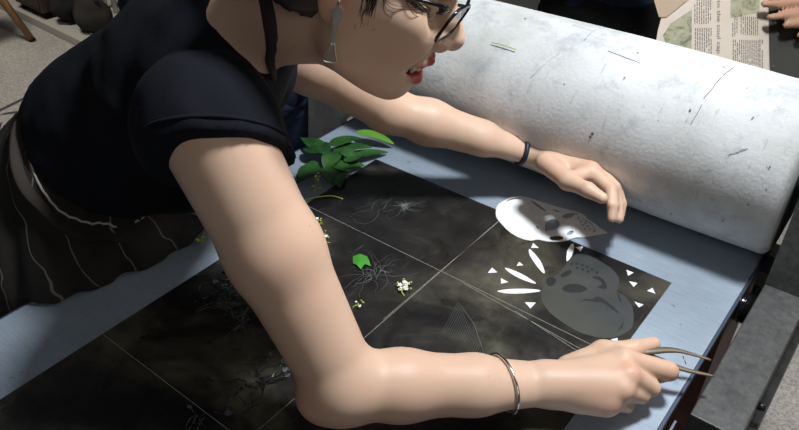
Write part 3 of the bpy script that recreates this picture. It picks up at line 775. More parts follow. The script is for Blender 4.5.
# ------------------------------------------------------------------ people
def unit(v): v = A_(v); return v / np.linalg.norm(v)
class Cut:
    """a primitive trimmed by planes (point, outward normal)"""
    def __init__(s, q, planes, k=None): s.q = q; s.c = q.c; s.R = q.R; s.k = q.k if k is None else k; s.sub = q.sub; s.pl = [(A_(a), unit(n)) for a, n in planes]
    def __call__(s, p):
        d = s.q(p)
        for a, n in s.pl: d = np.maximum(d, (p - a) @ n)
        return d
def fingers(F, chain, radii, gk=.006, k=.004):
    L = [RC(chain[i], chain[i + 1], radii[i], radii[i + 1], k) for i in range(len(chain) - 1)]
    L[0].gk = gk; F.append(L)
def snap(F, pts, off=0.):
    P_ = np.array([list(p) for p in pts], float)
    for _ in range(12):
        d = F.ev(P_); e = 1e-4; g = np.stack([(F.ev(P_ + np.eye(3)[i] * e) - d) / e for i in range(3)], 1)
        g /= np.linalg.norm(g, axis=1)[:, None] + 1e-9; P_ = P_ - g * (d - off)[:, None] * .8
    return [V(p) for p in P_]

# ---- woman leaning over the press
HO = A_((-.5191, .5795, .5050)); HF = A_((.79622, .49976, -.34098)); HU = A_((.24988, .24164, .93764)); HR = A_((.55099, -.83178, .06752)); HS = 1.062
def H(f, u, r=0.): return HO + HS * (f * HF + u * HU + r * HR)
def head_prims(H, HF, HU, HR, HS, face=True, smile=True):
    ax = (HF, HU, HR); E = lambda c, r, k=.012, sub=False: EL(H(*c), [x * HS for x in r], ax, k * HS, sub)
    Rn = lambda a, b, r1, r2=None, k=.012, sub=False: RC(H(*a), H(*b), r1 * HS, (r1 if r2 is None else r2) * HS, k * HS, sub=sub)
    Q = [E((-.012, .045, 0), (.094, .082, .073), .02), E((.035, .03, 0), (.066, .068, .062), .02),
         E((.038, -.025, 0), (.058, .062, .056), .03),
         Rn((.018, -.053, .045), (.070, -.088, .010), .014, .0125, .025), Rn((.018, -.053, -.045), (.070, -.088, -.010), .014, .0125, .025),
         Rn((.008, -.01, .055), (.016, -.052, .047), .018, .015, .025), Rn((.008, -.01, -.055), (.016, -.052, -.047), .018, .015, .025),
         E((.071, -.088, 0), (.019, .0145, .019), .02),
         E((.066, -.058, 0), (.031, .032, .022), .018), E((.056, -.066, .020), (.020, .026, .020), .02), E((.056, -.066, -.020), (.020, .026, .020), .02),
         E((.068, -.026, .034), (.027, .024, .025), .02), E((.068, -.026, -.034), (.027, .024, .025), .02),
         E((.040, -.008, .052), (.035, .018, .016), .025), E((.040, -.008, -.052), (.035, .018, .016), .025),
         E((.04, -.05, 0), (.045, .04, .045), .03),
         Rn((.082, .030, .034), (.094, .026, .010), .009, .008, .015), Rn((.082, .030, -.034), (.094, .026, -.010), .009, .008, .015),
         E((.094, .006, .031), (.016, .014, .018), .012, True), E((.094, .006, -.031), (.016, .014, .018), .012, True),
         E((.078, .006, .031), (.0125, .0125, .0125), .003), E((.078, .006, -.031), (.0125, .0125, .0125), .003),
         Rn((.090, .020, 0), (.110, -.010, 0), .0075, .0080, .012), Rn((.108, -.004, 0), (.1165, -.0215, 0), .0100, .0130, .008),
         E((.103, -.027, .0145), (.0125, .0100, .0085), .006), E((.103, -.027, -.0145), (.0125, .0100, .0085), .006),
         E((.1085, -.0365, .0078), (.0055, .0035, .0038), .002, True), E((.1085, -.0365, -.0072), (.0055, .0035, .0038), .002, True),
         # smile fold
         Rn((.098, -.030, .024), (.082, -.056, .036), .0022, .002, .008, True), Rn((.098, -.030, -.024), (.082, -.056, -.036), .0022, .002, .008, True)]
    um, lm = [], []
    cor = ((.077, -.0520, .0350), (.077, -.0520, -.0350))
    up = [cor[0], (.0935, -.0515, .022), (.1025, -.0500, .007), (.1025, -.0500, -.007), (.0935, -.0515, -.022), cor[1]]
    lo = [cor[0], (.0885, -.0668, .023), (.0965, -.0730, .007), (.0965, -.0730, -.007), (.0885, -.0668, -.023), cor[1]]
    ur = [.0032, .0054, .0052, .0052, .0054, .0032]; lr = [.0028, .0050, .0060, .0060, .0050, .0028]
    mouth = E((.085, -.0598, 0), (.0215, .0085, .0350), .002, True)
    teeth = [E((.0835 + .0045 * math.cos(j * .33), -.0560 - .0002 * abs(j), j * .0072), (.0062, .0058, .0038), .0008) for j in (-2.4, -1.5, -.5, .5, 1.5, 2.4)]
    teeth = [E((.0965 - .0013 * j * j, -.0570, j * .0078), (.0045, .0085, .0043), .0006) for j in (-3.5, -2.5, -1.5, -.5, .5, 1.5, 2.5, 3.5)]
    for A, r, L in ((up, ur, um), (lo, lr, lm)):
        for i in range(5): L.append(Rn(A[i], A[i + 1], r[i], r[i + 1], .004))
    Q += um + lm + [mouth] + teeth
    for s in (1, -1):
        Q += [E((-.006, .002, s * .073), (.016, .030, .0075), .006), Rn((-.002, -.014, s * .071), (-.003, -.020, s * .070), .0075, .006, .006),
              E((-.002, .006, s * .080), (.009, .017, .005), .004, True)]
    return Q, dict(lips=um + lm, teeth=teeth, eyes=[(H(.078, .006, .031)), (H(.078, .006, -.031))], mouth=mouth)
hp, hf = head_prims(H, HF, HU, HR, HS)

C7 = A_((-0.6993, 0.5770, 0.4413))
RS = A_((-0.5816, 0.4158, 0.3700)); LS = A_((-0.8144, 0.6551, 0.3689))
RE = A_((-0.4100, 0.4157, 0.0880)); RW = A_((-0.2462, 0.5978, 0.0440))
LE = A_((-0.7030, 0.8618, 0.1730)); LW = A_((-0.5057, 1.0179, 0.0880))
WA = A_((-0.9969, 0.5086, 0.1767)); HP = A_((-1.0724, 0.4406, 0.0126)); CH = A_((-0.8251, 0.5711, 0.3031))
SP = unit((RS + LS) / 2 - HP); LT = unit(A_((-.62, .78, 0)) - SP * (A_((-.62, .78, 0)) @ SP)); NM = np.cross(SP, LT)   # spine, lateral (to her left), normal
LH = unit(A_((-.40, .92, 0)) - SP * (A_((-.40, .92, 0)) @ SP)); NH = np.cross(SP, LH)
SM = (RS + LS) / 2
torso = [EL(HP, (.145, .12, .122), (LH, SP, NH), .06), EL(WA, (.132, .19, .116), (LH, SP, NH), .07), EL(CH, (.150, .17, .116), (LT, SP, NM), .06),
         RC(RS * .86 + LS * .14 - SP * .02, LS * .86 + RS * .14 - SP * .02, .058, .058, .05), RC(SM - SP * .03, C7, .055, .05, .04)]
LEG = []
for s in (-1, 1):
    hip = HP + LH * s * .085; knee = A_((HP[0] - .01, HP[1] + s * .10, -.43)); foot = A_((HP[0] - .05, HP[1] + s * .11, -.79))
    LEG += [RC(hip, knee, .085, .055, .04), RC(knee, foot, .053, .036, .02), RC(foot + A_((0, 0, -.02)), foot + A_((.13, 0, -.035)), .03, .022, .02), RC(foot + A_((-.03, 0, -.03)), foot + A_((.02, 0, -.03)), .028, .025, .02)]
neck = [RC(C7 * .75 + SM * .25, H(-.018, -.015), .056, .054, .04), RC(SM + (C7 - SM) * .45 + SP * .03, H(.012, -.045), .045, .046, .03)]
def arm(S, E_, W, rs, flatn):
    S, E_, W = map(A_, (S, E_, W)); m1 = S * .55 + E_ * .45; m2 = E_ * .72 + W * .28; m3 = E_ * .35 + W * .65
    return [RC(S, m1, rs[0], rs[1], .03), RC(m1, E_, rs[1], rs[2], .02), RC(E_, m2, rs[2] * .97, rs[3], .02), RC(m2, m3, rs[3], rs[4], .02), RC(m3, W, rs[4], rs[5], .015, flatn, 1.25)]
armR = arm(RS, RE, RW, (.0580, .0530, .0425, .0405, .0365, .0285), (0, -.25, 1))
armR += [RC(RE + A_((-.018, -.022, -.012)), RE + A_((.0, .0, 0)), .027, .034, .025)]
armL = arm(LS, LE, LW, (.054, .046, .037, .037, .0315, .0245), (.3, .3, .9))

# right hand: loose fist holding the tweezers
R_ = []
mcp = [A_((-0.1749, 0.6792, 0.0660)), A_((-0.1591, 0.6577, 0.0680)), A_((-0.1567, 0.6383, 0.0600)), A_((-0.1640, 0.6259, 0.0460))]
pip = [A_((-0.1272, 0.7119, 0.0500)), A_((-0.1340, 0.6823, 0.0400)), A_((-0.1398, 0.6679, 0.0340)), A_((-0.1500, 0.6505, 0.0240))]
dip = [A_((-0.1365, 0.7215, 0.0260)), A_((-0.1497, 0.6923, 0.0180)), A_((-0.1570, 0.6730, 0.0150)), A_((-0.1662, 0.6525, 0.0120))]
tip = [A_((-0.1645, 0.7239, 0.0240)), A_((-0.1684, 0.6882, 0.0180)), A_((-0.1722, 0.6673, 0.0150)), A_((-0.1781, 0.6482, 0.0130))]
for i, m_ in enumerate(mcp):
    b_ = RW + (m_ - RW) * .10 + unit(m_ - RW) * 0
    R_.append(RC(b_, m_, (.021, .021, .020, .018)[i], (.0135, .0135, .0125, .0115)[i], .016))
R_.append(RC(RW * .5 + mcp[2] * .5 + A_((0, 0, -.018)), mcp[2] + A_((-.012, -.006, -.018)), .016, .014, .014))
R_.append(RC(RW * .75 + mcp[3] * .25 + A_((0, 0, -.010)), mcp[3] + A_((-.005, -.004, -.008)), .016, .013, .014))
for i in range(4): fingers(R_, [mcp[i], pip[i], dip[i], tip[i]], [(.0140, .0130, .0120, .0105)[i], (.0130, .0108, .0098, .0086)[i], .0092, .0075], .005, .002)
TH = [A_((-0.2326, 0.6469, 0.0420)), A_((-0.2058, 0.6893, 0.0520)), A_((-0.1764, 0.7193, 0.0520)), A_((-0.1618, 0.7497, 0.0460))]
fingers(R_, TH, [.0155, .0138, .0118, .0098], .014, .006)
R_.append(RC(TH[1], mcp[0], .010, .010, .014))

# left hand: reaching down onto the paper skull
L_ = []
lm = [A_((-0.3950, 1.0353, 0.0870)), A_((-0.3869, 1.0437, 0.0920)), A_((-0.3825, 1.0430, 0.1000)), A_((-0.3833, 1.0380, 0.1080))]
lm = [A_((-0.3824, 0.9942, 0.1102)), A_((-0.3849, 1.0146, 0.1089)), A_((-0.3895, 1.0332, 0.1041)), A_((-0.3951, 1.0474, 0.0971))]
lp = [A_((-0.3352, 0.9711, 0.1042)), A_((-0.3375, 0.9888, 0.0998)), A_((-0.3398, 1.0041, 0.0929)), A_((-0.3468, 1.0199, 0.0819))]
ld = [A_((-0.3194, 0.9490, 0.0921)), A_((-0.3179, 0.9670, 0.0848)), A_((-0.3193, 0.9849, 0.0764)), A_((-0.3261, 1.0048, 0.0646))]
lt = [A_((-0.3127, 0.9361, 0.0791)), A_((-0.3051, 0.9471, 0.0743)), A_((-0.3117, 0.9692, 0.0647)), A_((-0.3195, 0.9914, 0.0528))]
for i, m_ in enumerate(lm):
    L_.append(RC(LW + (m_ - LW) * .12, m_, (.020, .019, .018, .016)[i], (.0145, .0140, .0130, .012)[i], .014))
for i in range(4): fingers(L_, [lm[i], lp[i], ld[i], lt[i]], [(.0125, .0120, .0112, .0100)[i], (.0105, .0102, .0096, .0085)[i], .0090, .0074], .006, .003)
LTH = [A_((-0.4544, 0.9744, 0.1078)), A_((-0.3993, 0.9473, 0.1077)), A_((-0.3578, 0.9321, 0.1153)), A_((-0.3322, 0.9293, 0.1124))]
fingers(L_, LTH, [.0180, .0142, .0118, .0092], .022, .006)
L_.append(RC(LTH[1], lm[0], .010, .010, .014))

body = Field(torso + LEG + neck + armR + armL + R_ + L_ + hp)
def sstep(d, a, b): t_ = np.clip((b - d) / (b - a), 0, 1); return t_ * t_ * (3 - 2 * t_)
def lay(col, w, c): return col * (1 - w[:, None]) + np.array(c) * w[:, None]
def tint_w(p):
    col = np.ones((len(p), 3))
    def dist(L): 
        d = None
        for q in L: x = q(p); d = x if d is None else np.minimum(d, x)
        return d
    for c, r in ((H(.07, -.03, .04), .035), (H(.115, -.024, 0), .018)): col = lay(col, .45 * sstep(np.linalg.norm(p - c, axis=1), r * .3, r), (.98, .72, .68))
    ear = np.linalg.norm(p - H(-.004, -.005, .074), axis=1); col = lay(col, .6 * sstep(ear, .014, .030), (1., .66, .58))
    for c, r in ((RE + A_((-.02, -.03, 0)), .05), (mcp[1], .028), (mcp[3], .03), (pip[0], .02), (lm[0], .03), (TH[3], .014), (lp[0], .018)):
        col = lay(col, .45 * sstep(np.linalg.norm(p - c, axis=1), r * .3, r), (1., .74, .68))
    near = np.linalg.norm(p - H(.09, -.06, 0), axis=1) < .06
    if near.any():
        q = p[near]; cc = col[near]
        d = np.min([w(q) for w in hf['lips']], axis=0); cc = lay(cc, sstep(d, .0004, .0016), (.62, .12, .16))
        cav = hf['mouth'](q); cc = lay(cc, sstep(np.abs(cav), .0006, .0014) * (d > .0012), (.10, .02, .02))
        d = np.min([w(q) for w in hf['teeth']], axis=0); cc = lay(cc, sstep(d, .0002, .0007), (1.15, 1.5, 1.6))
        col[near] = cc
    for e in hf['eyes']:
        d = np.linalg.norm(p - e, axis=1); col = lay(col, sstep(d, .0112, .0120), (1.0, 1.2, 1.3))
        d = np.linalg.norm(p - (e + HF * .0135 - HU * .003), axis=1); col = lay(col, sstep(d, .0045, .0055), (.08, .05, .04))
    nl = [(lt, [0, 1, 2, 3])]
    n_ = LTH[3] + unit(LTH[3] - LTH[2]) * .003 + unit(A_((.25, -.5, .8))) * .0065
    col = lay(col, .8 * sstep(np.linalg.norm(p - n_, axis=1), .0045, .0062), (1.15, 1.25, 1.3))
    n_ = TH[3] + unit(TH[3] - TH[2]) * .004 + unit(A_((.1, .5, .8))) * .0065
    col = lay(col, .5 * sstep(np.linalg.norm(p - n_, axis=1), .004, .006), (1.1, 1.2, 1.25))
    return col
wom = implicit('person', body, .0021, m_skin, None, tint_w)
tag(wom, 'woman in a navy-black T-shirt and striped apron leaning over the press bed', 'person')

# T-shirt
nR = unit(A_((.36, -.457, -.813)) + A_((.503, -.639, .582)) * .22 + A_((.786, .618, 0)) * .10); slR = RS + (RE - RS) * .045; slL = LS + (LE - LS) * .04
dR = unit(RE - RS); dL = unit(LE - LS)
hemP = A_((-0.9154, 0.4345, 0.1280))
def tee_post(p, d):
    u = unit(SP)
    w = nz(p, 6.5, 2) * .007 + nz(p, 16, 5) * .0045 + nz(p, 30, 6) * .002
    d = d - .010 - w * .8
    d = np.maximum(d, (hemP - p) @ unit(SP + A_((0, 0, -.05))) )
    nk = RC(A_((-0.6289, 0.6019, 0.4594)), H(-.01, -.03), .054, .062)(p)
    nk = np.minimum(nk, RC(A_((-0.6144, 0.5393, 0.4469)), A_((-0.5861, 0.5707, 0.4053)), .036, .06)(p))
    return np.maximum(d, -nk)
sleeve = [Cut(RC(RS, RS + dR * .2, .0595, .057, .07), [(slR, nR)]), Cut(RC(LS, LS + dL * .2, .062, .056, .03), [(slL, dL)])]
bust = [EL(CH - NM * 0 + unit(np.cross(LT, SP)) * 0, (.1, .1, .1), (LT, SP, NM), .05)]
tee = Field(torso[:1] + torso[1:4] + [RC((-0.9521, 0.4989, 0.1445), (-0.8256, 0.5297, 0.1549), .06, .045, .06)] + sleeve + [RC(SM - SP * .03, C7, .066, .064, .04)], tee_post, .02)
implicit('t_shirt', tee, .0045, m_tee, wom)
def loop_on(F, c, n, r, N=48, off=.0, wob=0):
    c = A_(c); n = unit(n); x = unit(np.cross(n, A_((.3, .5, .8)))); y = np.cross(n, x); out = []
    for k in range(N):
        a = 2 * PI * k / N; dir_ = x * math.cos(a) + y * math.sin(a)
        ts = np.linspace(.0, r, 120); d = F.ev(c + ts[:, None] * dir_)
        i = np.argmax(d > off) if (d > off).any() else 119
        t0, t1 = ts[max(i - 1, 0)], ts[i]; d0, d1 = d[max(i - 1, 0)], d[i]
        tt = t0 + (off - d0) / (d1 - d0 + 1e-9) * (t1 - t0) if i > 0 else t1
        out.append(V(c + dir_ * tt))
    return out
teeF = tee
hem = loop_on(Field([RC(RS - dR * .05, RS + dR * .2, .061, .0565, .03)]), slR - nR * .002 + dR * .0, nR, .12, 72, .0085); obj('sleeve_hem', tube(BM(), hem, .0022, 8, True), m_tee, wom)

# apron with gathered skirt, waistband, cord and neck strap
AX = A_((HP[0], HP[1], 0))
def ap_post(p, d):
    ang = np.arctan2(p[:, 1] - AX[1], p[:, 0] - AX[0]); zz = p[:, 2]
    drop = np.clip((.12 - zz) / .3, 0, 1)
    fold = (np.sin(ang * 15 + np.sin(zz * 9 + ang * 2) * 1.0) * .008 + np.sin(ang * 31 + zz * 6 + 1) * .003) * (.3 + drop)
    d = d - fold - nz(p, 7, 9) * .004
    top = (p - A_((-0.9138, 0.4324, 0.1243))) @ unit(SP + A_((0, 0, -.05)))
    d = np.maximum(d, top)
    d = np.maximum(d, -.62 - zz)
    q = np.stack([-.9465 - p[:, 0], p[:, 2] - .0012, p[:, 2] * 0 - 1], 1)   # keep clear of the bed
    inb = np.minimum(p[:, 0] + .9520, .0012 - p[:, 2])
    inb = np.minimum(inb, p[:, 2] + 5)
    return np.maximum(d, inb)
apron = Field([EL(HP, (.178, .15, .145), (LH, SP, NH), .05), EL(WA * .65 + HP * .35, (.155, .15, .132), (LH, SP, NH), .06),
    RC((AX[0], AX[1], -.03), (AX[0] - .02, AX[1], -.60), .155, .21, .06),
    RC(A_((-0.9056, 0.4921, 0.0220)), A_((-0.9496, 0.3575, 0.0200)), .036, .05, .05), RC(A_((-0.8890, 0.5717, 0.0160)), A_((-0.9046, 0.4932, 0.0300)), .018, .034, .04), RC((-0.9312, 0.5060, 0.0828), (-0.8254, 0.5357, 0.0927), .034, .024, .04)], ap_post, .02)
apm = m_apron; t = NT(apm)
geo = t.n('ShaderNodeTexCoord'); sx = t.n('ShaderNodeSeparateXYZ'); t.l(geo.outputs['Object'], sx.inputs[0])
ax = t.math('SUBTRACT', sx.outputs[0], AX[0]); ay = t.math('SUBTRACT', sx.outputs[1], AX[1])
an = t.math('ARCTAN2', ay, ax); nn = t.noise(geo.outputs['Object'], 5, 3)
an = t.math('ADD', an, t.math('MULTIPLY', nn, .9)); an = t.math('ADD', an, t.math('MULTIPLY', sx.outputs[2], 1.2))
fr_ = t.math('FRACT', t.math('MULTIPLY', an, 2.9)); ds = t.math('ABSOLUTE', t.math('SUBTRACT', fr_, .5))
msk = t.ramp(ds, [(.012, g3(1)), (.030, g3(0))])
old = t.b.inputs['Base Color'].links[0].from_socket
t.base(t.mix(t.math('MULTIPLY', msk, .75), old, (.20, .185, .16)))
implicit('apron_skirt', apron, .005, apm, wom)
wb = loop_on(apron, WA * .72 + HP * .28, unit(SP + A_((0, 0, -.05))), .3, 72, .002)
cordc = A_((-0.9138, 0.4324, 0.1243))
def ring(F, P0, n, off, N=90, shift=0.):
    n = unit(n); c = WA * .5 + HP * .5; c = c + n * ((A_(P0) - c) @ n + shift)
    return loop_on(F, c, n, .3, N, off)
nH = unit(SP + A_((0, 0, -.05)))
obj('waistband', tube(BM(), ring(Field(apron.p[:3], ap_post, .02), cordc, nH, .002, shift=-.014), .012, 10, True, flat=(list(nH), .35)) , m_strap, wom)
cord = ring(Field(apron.p[:3], ap_post, .02), cordc, nH, .000, 140, shift=-.001)
cord = [p + V((0, 0, .0016 * math.sin(i * 2.1))) for i, p in enumerate(cord)]
c0_ = [i for i, c_ in enumerate(cord) if c_.x < -.885]
i0 = next(i for i in c0_ if (i - 1) % len(cord) not in c0_); cord = [cord[(i0 + k) % len(cord)] for k in range(len(c0_))]
obj('waist_cord', tube(BM(), cord, .0018, 6), m_lace, wom)
# neck strap lying on the skin
nf = Field(neck + torso[2:] + armR[:1]); CO = A_((0, 0, .75))
def march(F, tgt, off=0.):
    d = unit(A_(tgt) - CO); t_ = .4
    for _ in range(90): t_ += float(F.ev((CO + d * t_)[None])[0] - off) * .7
    return V(CO + d * t_), t_
bm = BM(); rows = []
for a_, b_ in (((-0.7781, 0.6625, 0.4315), (-0.7651, 0.6748, 0.4337)), ((-0.7679, 0.6584, 0.4181), (-0.7549, 0.6706, 0.4204)), ((-0.7588, 0.6534, 0.4048), (-0.7458, 0.6657, 0.4070)), ((-0.7507, 0.6476, 0.3915), (-0.7366, 0.6607, 0.3937)), ((-0.7426, 0.6418, 0.3781), (-0.7281, 0.6543, 0.3792)), ((-0.7346, 0.6360, 0.3648), (-0.7206, 0.6470, 0.3648)), ((-0.7281, 0.6299, 0.3525), (-0.7153, 0.6380, 0.3503)), ((-0.7238, 0.6222, 0.3403), (-0.7110, 0.6282, 0.3358)), ((-0.7156, 0.6185, 0.3292), (-0.7040, 0.6236, 0.3247)), ((-0.7064, 0.6156, 0.3180), (-0.6958, 0.6199, 0.3136))):
    pa, ta = march(nf, a_, .0006); pb, tb = march(nf, b_, .0006); row = []
    for j in range(5):
        w_ = A_(a_) * (1 - j / 4) + A_(b_) * j / 4; u_ = unit(w_ - CO); row.append(march(nf, w_, .0016 if 0 < j < 4 else .0002)[0])
    rows.append([bm.verts.new(x) for x in row])
for i in range(len(rows) - 1):
    for j in range(4): bm.faces.new((rows[i][j], rows[i][j + 1], rows[i + 1][j + 1], rows[i + 1][j]))
obj('apron_strap', bm, m_strap, wom)

# hair
def hair_post(p, d):
    q = p - HO; f = q @ HF / HS; u = q @ HU / HS; r = np.abs(q @ HR) / HS
    d = d - .009 - nz(p, 60, 4) * .0012
    line = np.where(f < -.012, -.040 + .25 * np.clip(-.03 - f, 0, 1), np.where(f < .022, .012, .012 + (f - .022) * 2.0))
    keep = u - line + nz(p, 90, 8) * .004
    keep = np.minimum(keep, .088 - f + 0 * u)
    d2 = np.maximum(d, -keep * HS)
    return d2
hair = Field([EL(H(-.012, .045, 0), [.094 * HS, .082 * HS, .073 * HS], (HF, HU, HR), .02), EL(H(.035, .03, 0), [.066 * HS, .068 * HS, .062 * HS], (HF, HU, HR), .02),
              EL(H(-.055, -.02, 0), [.040 * HS, .050 * HS, .055 * HS], (HF, HU, HR), .03)], hair_post, .012)
hr = implicit('hair', hair, .003, m_hair, wom)
bm = BM(); rnd = random.Random(5)
def hd(f, u, r): return V(H(f, u, r))
hF = Field(hp)
def strand(pts, w, off=.0015):
    q = snap(hF, [H(*x) for x in pts], off); tube(bm, catmull(q, 5), [w, w * .25], 5)
for k in range(26):   # fringe falling along the temple and cheek
    a = rnd.uniform(0, 1); s0 = (.035 + .02 * a + rnd.gauss(0, .003), .050, .066)
    strand([s0, (.046 + .018 * a, .024 + rnd.gauss(0, .002), .065), (.062 + .014 * a + rnd.gauss(0, .003), .008 + .010 * a + rnd.gauss(0, .003), .055), (.078 + .008 * a, .000 + .012 * a + rnd.gauss(0, .003), .046)], rnd.uniform(.0003, .0007))
for k in range(60):   # sideburn
    a = rnd.uniform(-1, 1)
    strand([(.022 + a * .009, .045, .07), (.022 + a * .008, .020, .068), (.025 + a * .006 + rnd.gauss(0, .002), -.004 + rnd.gauss(0, .006), .064)], rnd.uniform(.0005, .001))
for k in range(4): strand([(.034, .01, .064), (.045, -.004 + k * .003, .060), (.062, -.009 + k * .004, .05), (.076, -.004 + k * .004, .045)], .00035)
for k in range(90):   # nape
    a = rnd.uniform(-.95, .95)
    f0 = -.075 + .035 * abs(a) + rnd.gauss(0, .004); r0 = a * .062
    strand([(f0 - .008, -.0, r0), (f0, -.025, r0 * .95), (f0 + .006, -.042 - rnd.random() * .012, r0 * .9)], rnd.uniform(.0006, .0012), .004)
obj('hair_strands', bm, m_hair, hr)
bm = BM()
for s in (1, -1):   # eyelashes and brows
    for k in range(14):
        a = k / 13; e = .031 * s + (a - .5) * .026
        p = H(.0905 - abs(a - .5) * .006, .0085, e); tube(bm, [p, p + HF * .006 * HS + HU * .001, p + HF * .010 * HS + HU * .005], [.0005, .0002], 4)
    for k in range(30):
        a = k / 29; p = H(.094 - .018 * a, .030 + .005 * math.sin(a * 3), s * (.012 + .034 * a)); q = snap(hF, [p, p + HR * s * .007 + HU * .001], .0006)
        tube(bm, q, [.0007, .0003], 4)
obj('eyelashes', bm, m_hair, wom)

# glasses
gl = thing('eyeglasses', 'black-rimmed glasses worn by the woman leaning over the press', 'glasses', tuple(H(.1, .01)))
tl = .24
gf = HF * math.cos(tl) - HU * math.sin(tl) * 1; gu = HU * math.cos(tl) + HF * math.sin(tl)
for s in (1, -1):
    c = H(.1075, .004, s * .034); rx = unit(HR * s * 1 - HF * .34); n_g = np.cross(rx, gu); pts = []
    for k in range(40):
        a = 2 * PI * k / 40; ca, sa = math.cos(a), math.sin(a); q = 3.2
        x = math.copysign(abs(ca) ** (2 / q), ca) * .0268; y = math.copysign(abs(sa) ** (2 / q), sa) * .0195
        pts.append(V(c + rx * x * HS + gu * (y - .0012) * HS))
    fo = obj('frame_rim', tube(BM(), pts, .0019, 8, True), m_glossblack, gl)
    bm = BM(); a = [bm.verts.new(p + V(n_g) * .0006) for p in pts]; b = [bm.verts.new(p - V(n_g) * .0006) for p in pts]
    bm.faces.new(a); bm.faces.new(b[::-1])
    for k in range(40): bm.faces.new((a[k], b[k], b[(k + 1) % 40], a[(k + 1) % 40]))
    bmesh.ops.recalc_face_normals(bm, faces=bm.faces); obj('lens', bm, m_glass, gl, False)
    tubeo('temple', [H(.094, .022, s * .0600), H(.088, .024, s * .0690), H(.05, .022, s * .0765), H(.0, .020, s * .0795), H(-.012, .010, s * .0795), H(-.020, -.006, s * .077)], [.0022, .0016], m_glossblack, gl, 8)
tubeo('bridge', [H(.110, .010, .0085), H(.1150, .013, 0), H(.110, .010, -.0085)], .0019, m_glossblack, gl, 8)

# earring hanging beside the neck
er = thing('drop_earring', 'long dull silver drop earring hanging from her ear', 'earring', (-0.4642, 0.4973, 0.5080))
E0, E1 = V((-0.4642, 0.4973, 0.5080)), V((-0.4668, 0.4833, 0.4555))
ed = (E1 - E0).normalized(); ec = V((R0 := (.786, .618, 0))); ec = (ec - ed * ec.dot(ed)).normalized(); en = ed.cross(ec)
def plate2(profile, th, m, name):
    bm = BM(); A, B = [], []
    for u, w0, w1 in profile:
        p = E0.lerp(E1, u); A.append([bm.verts.new(p + ec * w0 + en * th), bm.verts.new(p + ec * w1 + en * th)]); B.append([bm.verts.new(p + ec * w0 - en * th), bm.verts.new(p + ec * w1 - en * th)])
    for i in range(len(A) - 1):
        for S in (A, B): bm.faces.new((S[i][0], S[i][1], S[i + 1][1], S[i + 1][0]))
        for j in (0, 1): bm.faces.new((A[i][j], B[i][j], B[i + 1][j], A[i + 1][j]))
    bm.faces.new((A[0][0], A[0][1], B[0][1], B[0][0])); bm.faces.new((A[-1][0], A[-1][1], B[-1][1], B[-1][0]))
    bmesh.ops.recalc_face_normals(bm, faces=bm.faces); return obj(name, bm, m, er, False)
k_ = .001
plate2([(0, -.002, .002), (.06, -.0045, .0045), (.16, -.0052, .0050), (.28, -.0035, .0032), (.42, -.0020, .0018), (.58, -.0018, .0014), (.70, -.0020, .0020)], .0009, m_earring, 'drop_plate')
tubeo('drop_loop', [E0.lerp(E1, .66) - ec * .0010, E0.lerp(E1, .85) - ec * .0050, E0.lerp(E1, 1.0) - ec * .0068, E0.lerp(E1, .985) + ec * .0050, E0.lerp(E1, .80) + ec * .0028, E0.lerp(E1, .66) + ec * .001], .0011, m_earring, er, 6)
plate2([(.80, -.0015, .0010), (.90, -.0030, .0018), (.97, -.0040, .0030)], .0003, m_earring, 'drop_mesh')
tubeo('ear_hook', [V(H(-.001, -.024, .078)), V(H(-.001, -.028, .079)), E0 + V((0, 0, .004)), E0], .0007, m_earring, er, 6)

# bangle and bracelet
aR = Field(armR + R_); aL = Field(armL + L_)
bdir = unit(RW - RE)
bc = RE + (RW - RE) * .80 + A_(np.array([0, 0, 0]))
pts = loop_on(aR, bc, unit(bdir + A_((-.12, .22, 0))), .08, 64, .0035)
bg = obj('bangle', tube(BM(), pts, [.0021] * 64, 10, True, flat=(list(bdir), 1.)), m_chrome); tag(bg, 'thin silver bangle round the right wrist', 'bangle')
ldir = unit(LW - LE); bc = LE + (LW - LE) * .93
pts = loop_on(aL, bc, unit(ldir + A_((.05, .1, 0))), .07, 56, .0022)
wr = thing('wristband', 'dark narrow wristband with metal clasp round the left wrist', 'bracelet', tuple(bc))
obj('strap', tube(BM(), pts, .0044, 10, True, flat=(list(ldir), 1.)), m_band, wr)
topi = max(range(len(pts)), key=lambda i: pts[i].z + pts[i].y * .8)
for j in range(5):
    p = pts[(topi + j - 2) % 56] + V(ldir) * .008; bm = BM()
    tube(bm, [p + V((math.cos(a) * .0035, math.sin(a) * .0035, math.sin(a) * .002)) for a in [i * PI / 4 for i in range(8)]], .0008, 6, True); obj('chain_link', bm, m_chrome, wr)
p = pts[topi]; bm = BM(); bmesh.ops.create_uvsphere(bm, u_segments=12, v_segments=8, radius=.004, matrix=Matrix.Translation(p)); obj('clasp', bm, m_chrome, wr)
lo_ = min(range(len(pts)), key=lambda i: pts[i].z); bm = BM(); bmesh.ops.create_uvsphere(bm, u_segments=10, v_segments=8, radius=.0036, matrix=Matrix.Translation(pts[lo_])); obj('stud', bm, m_chrome, wr)

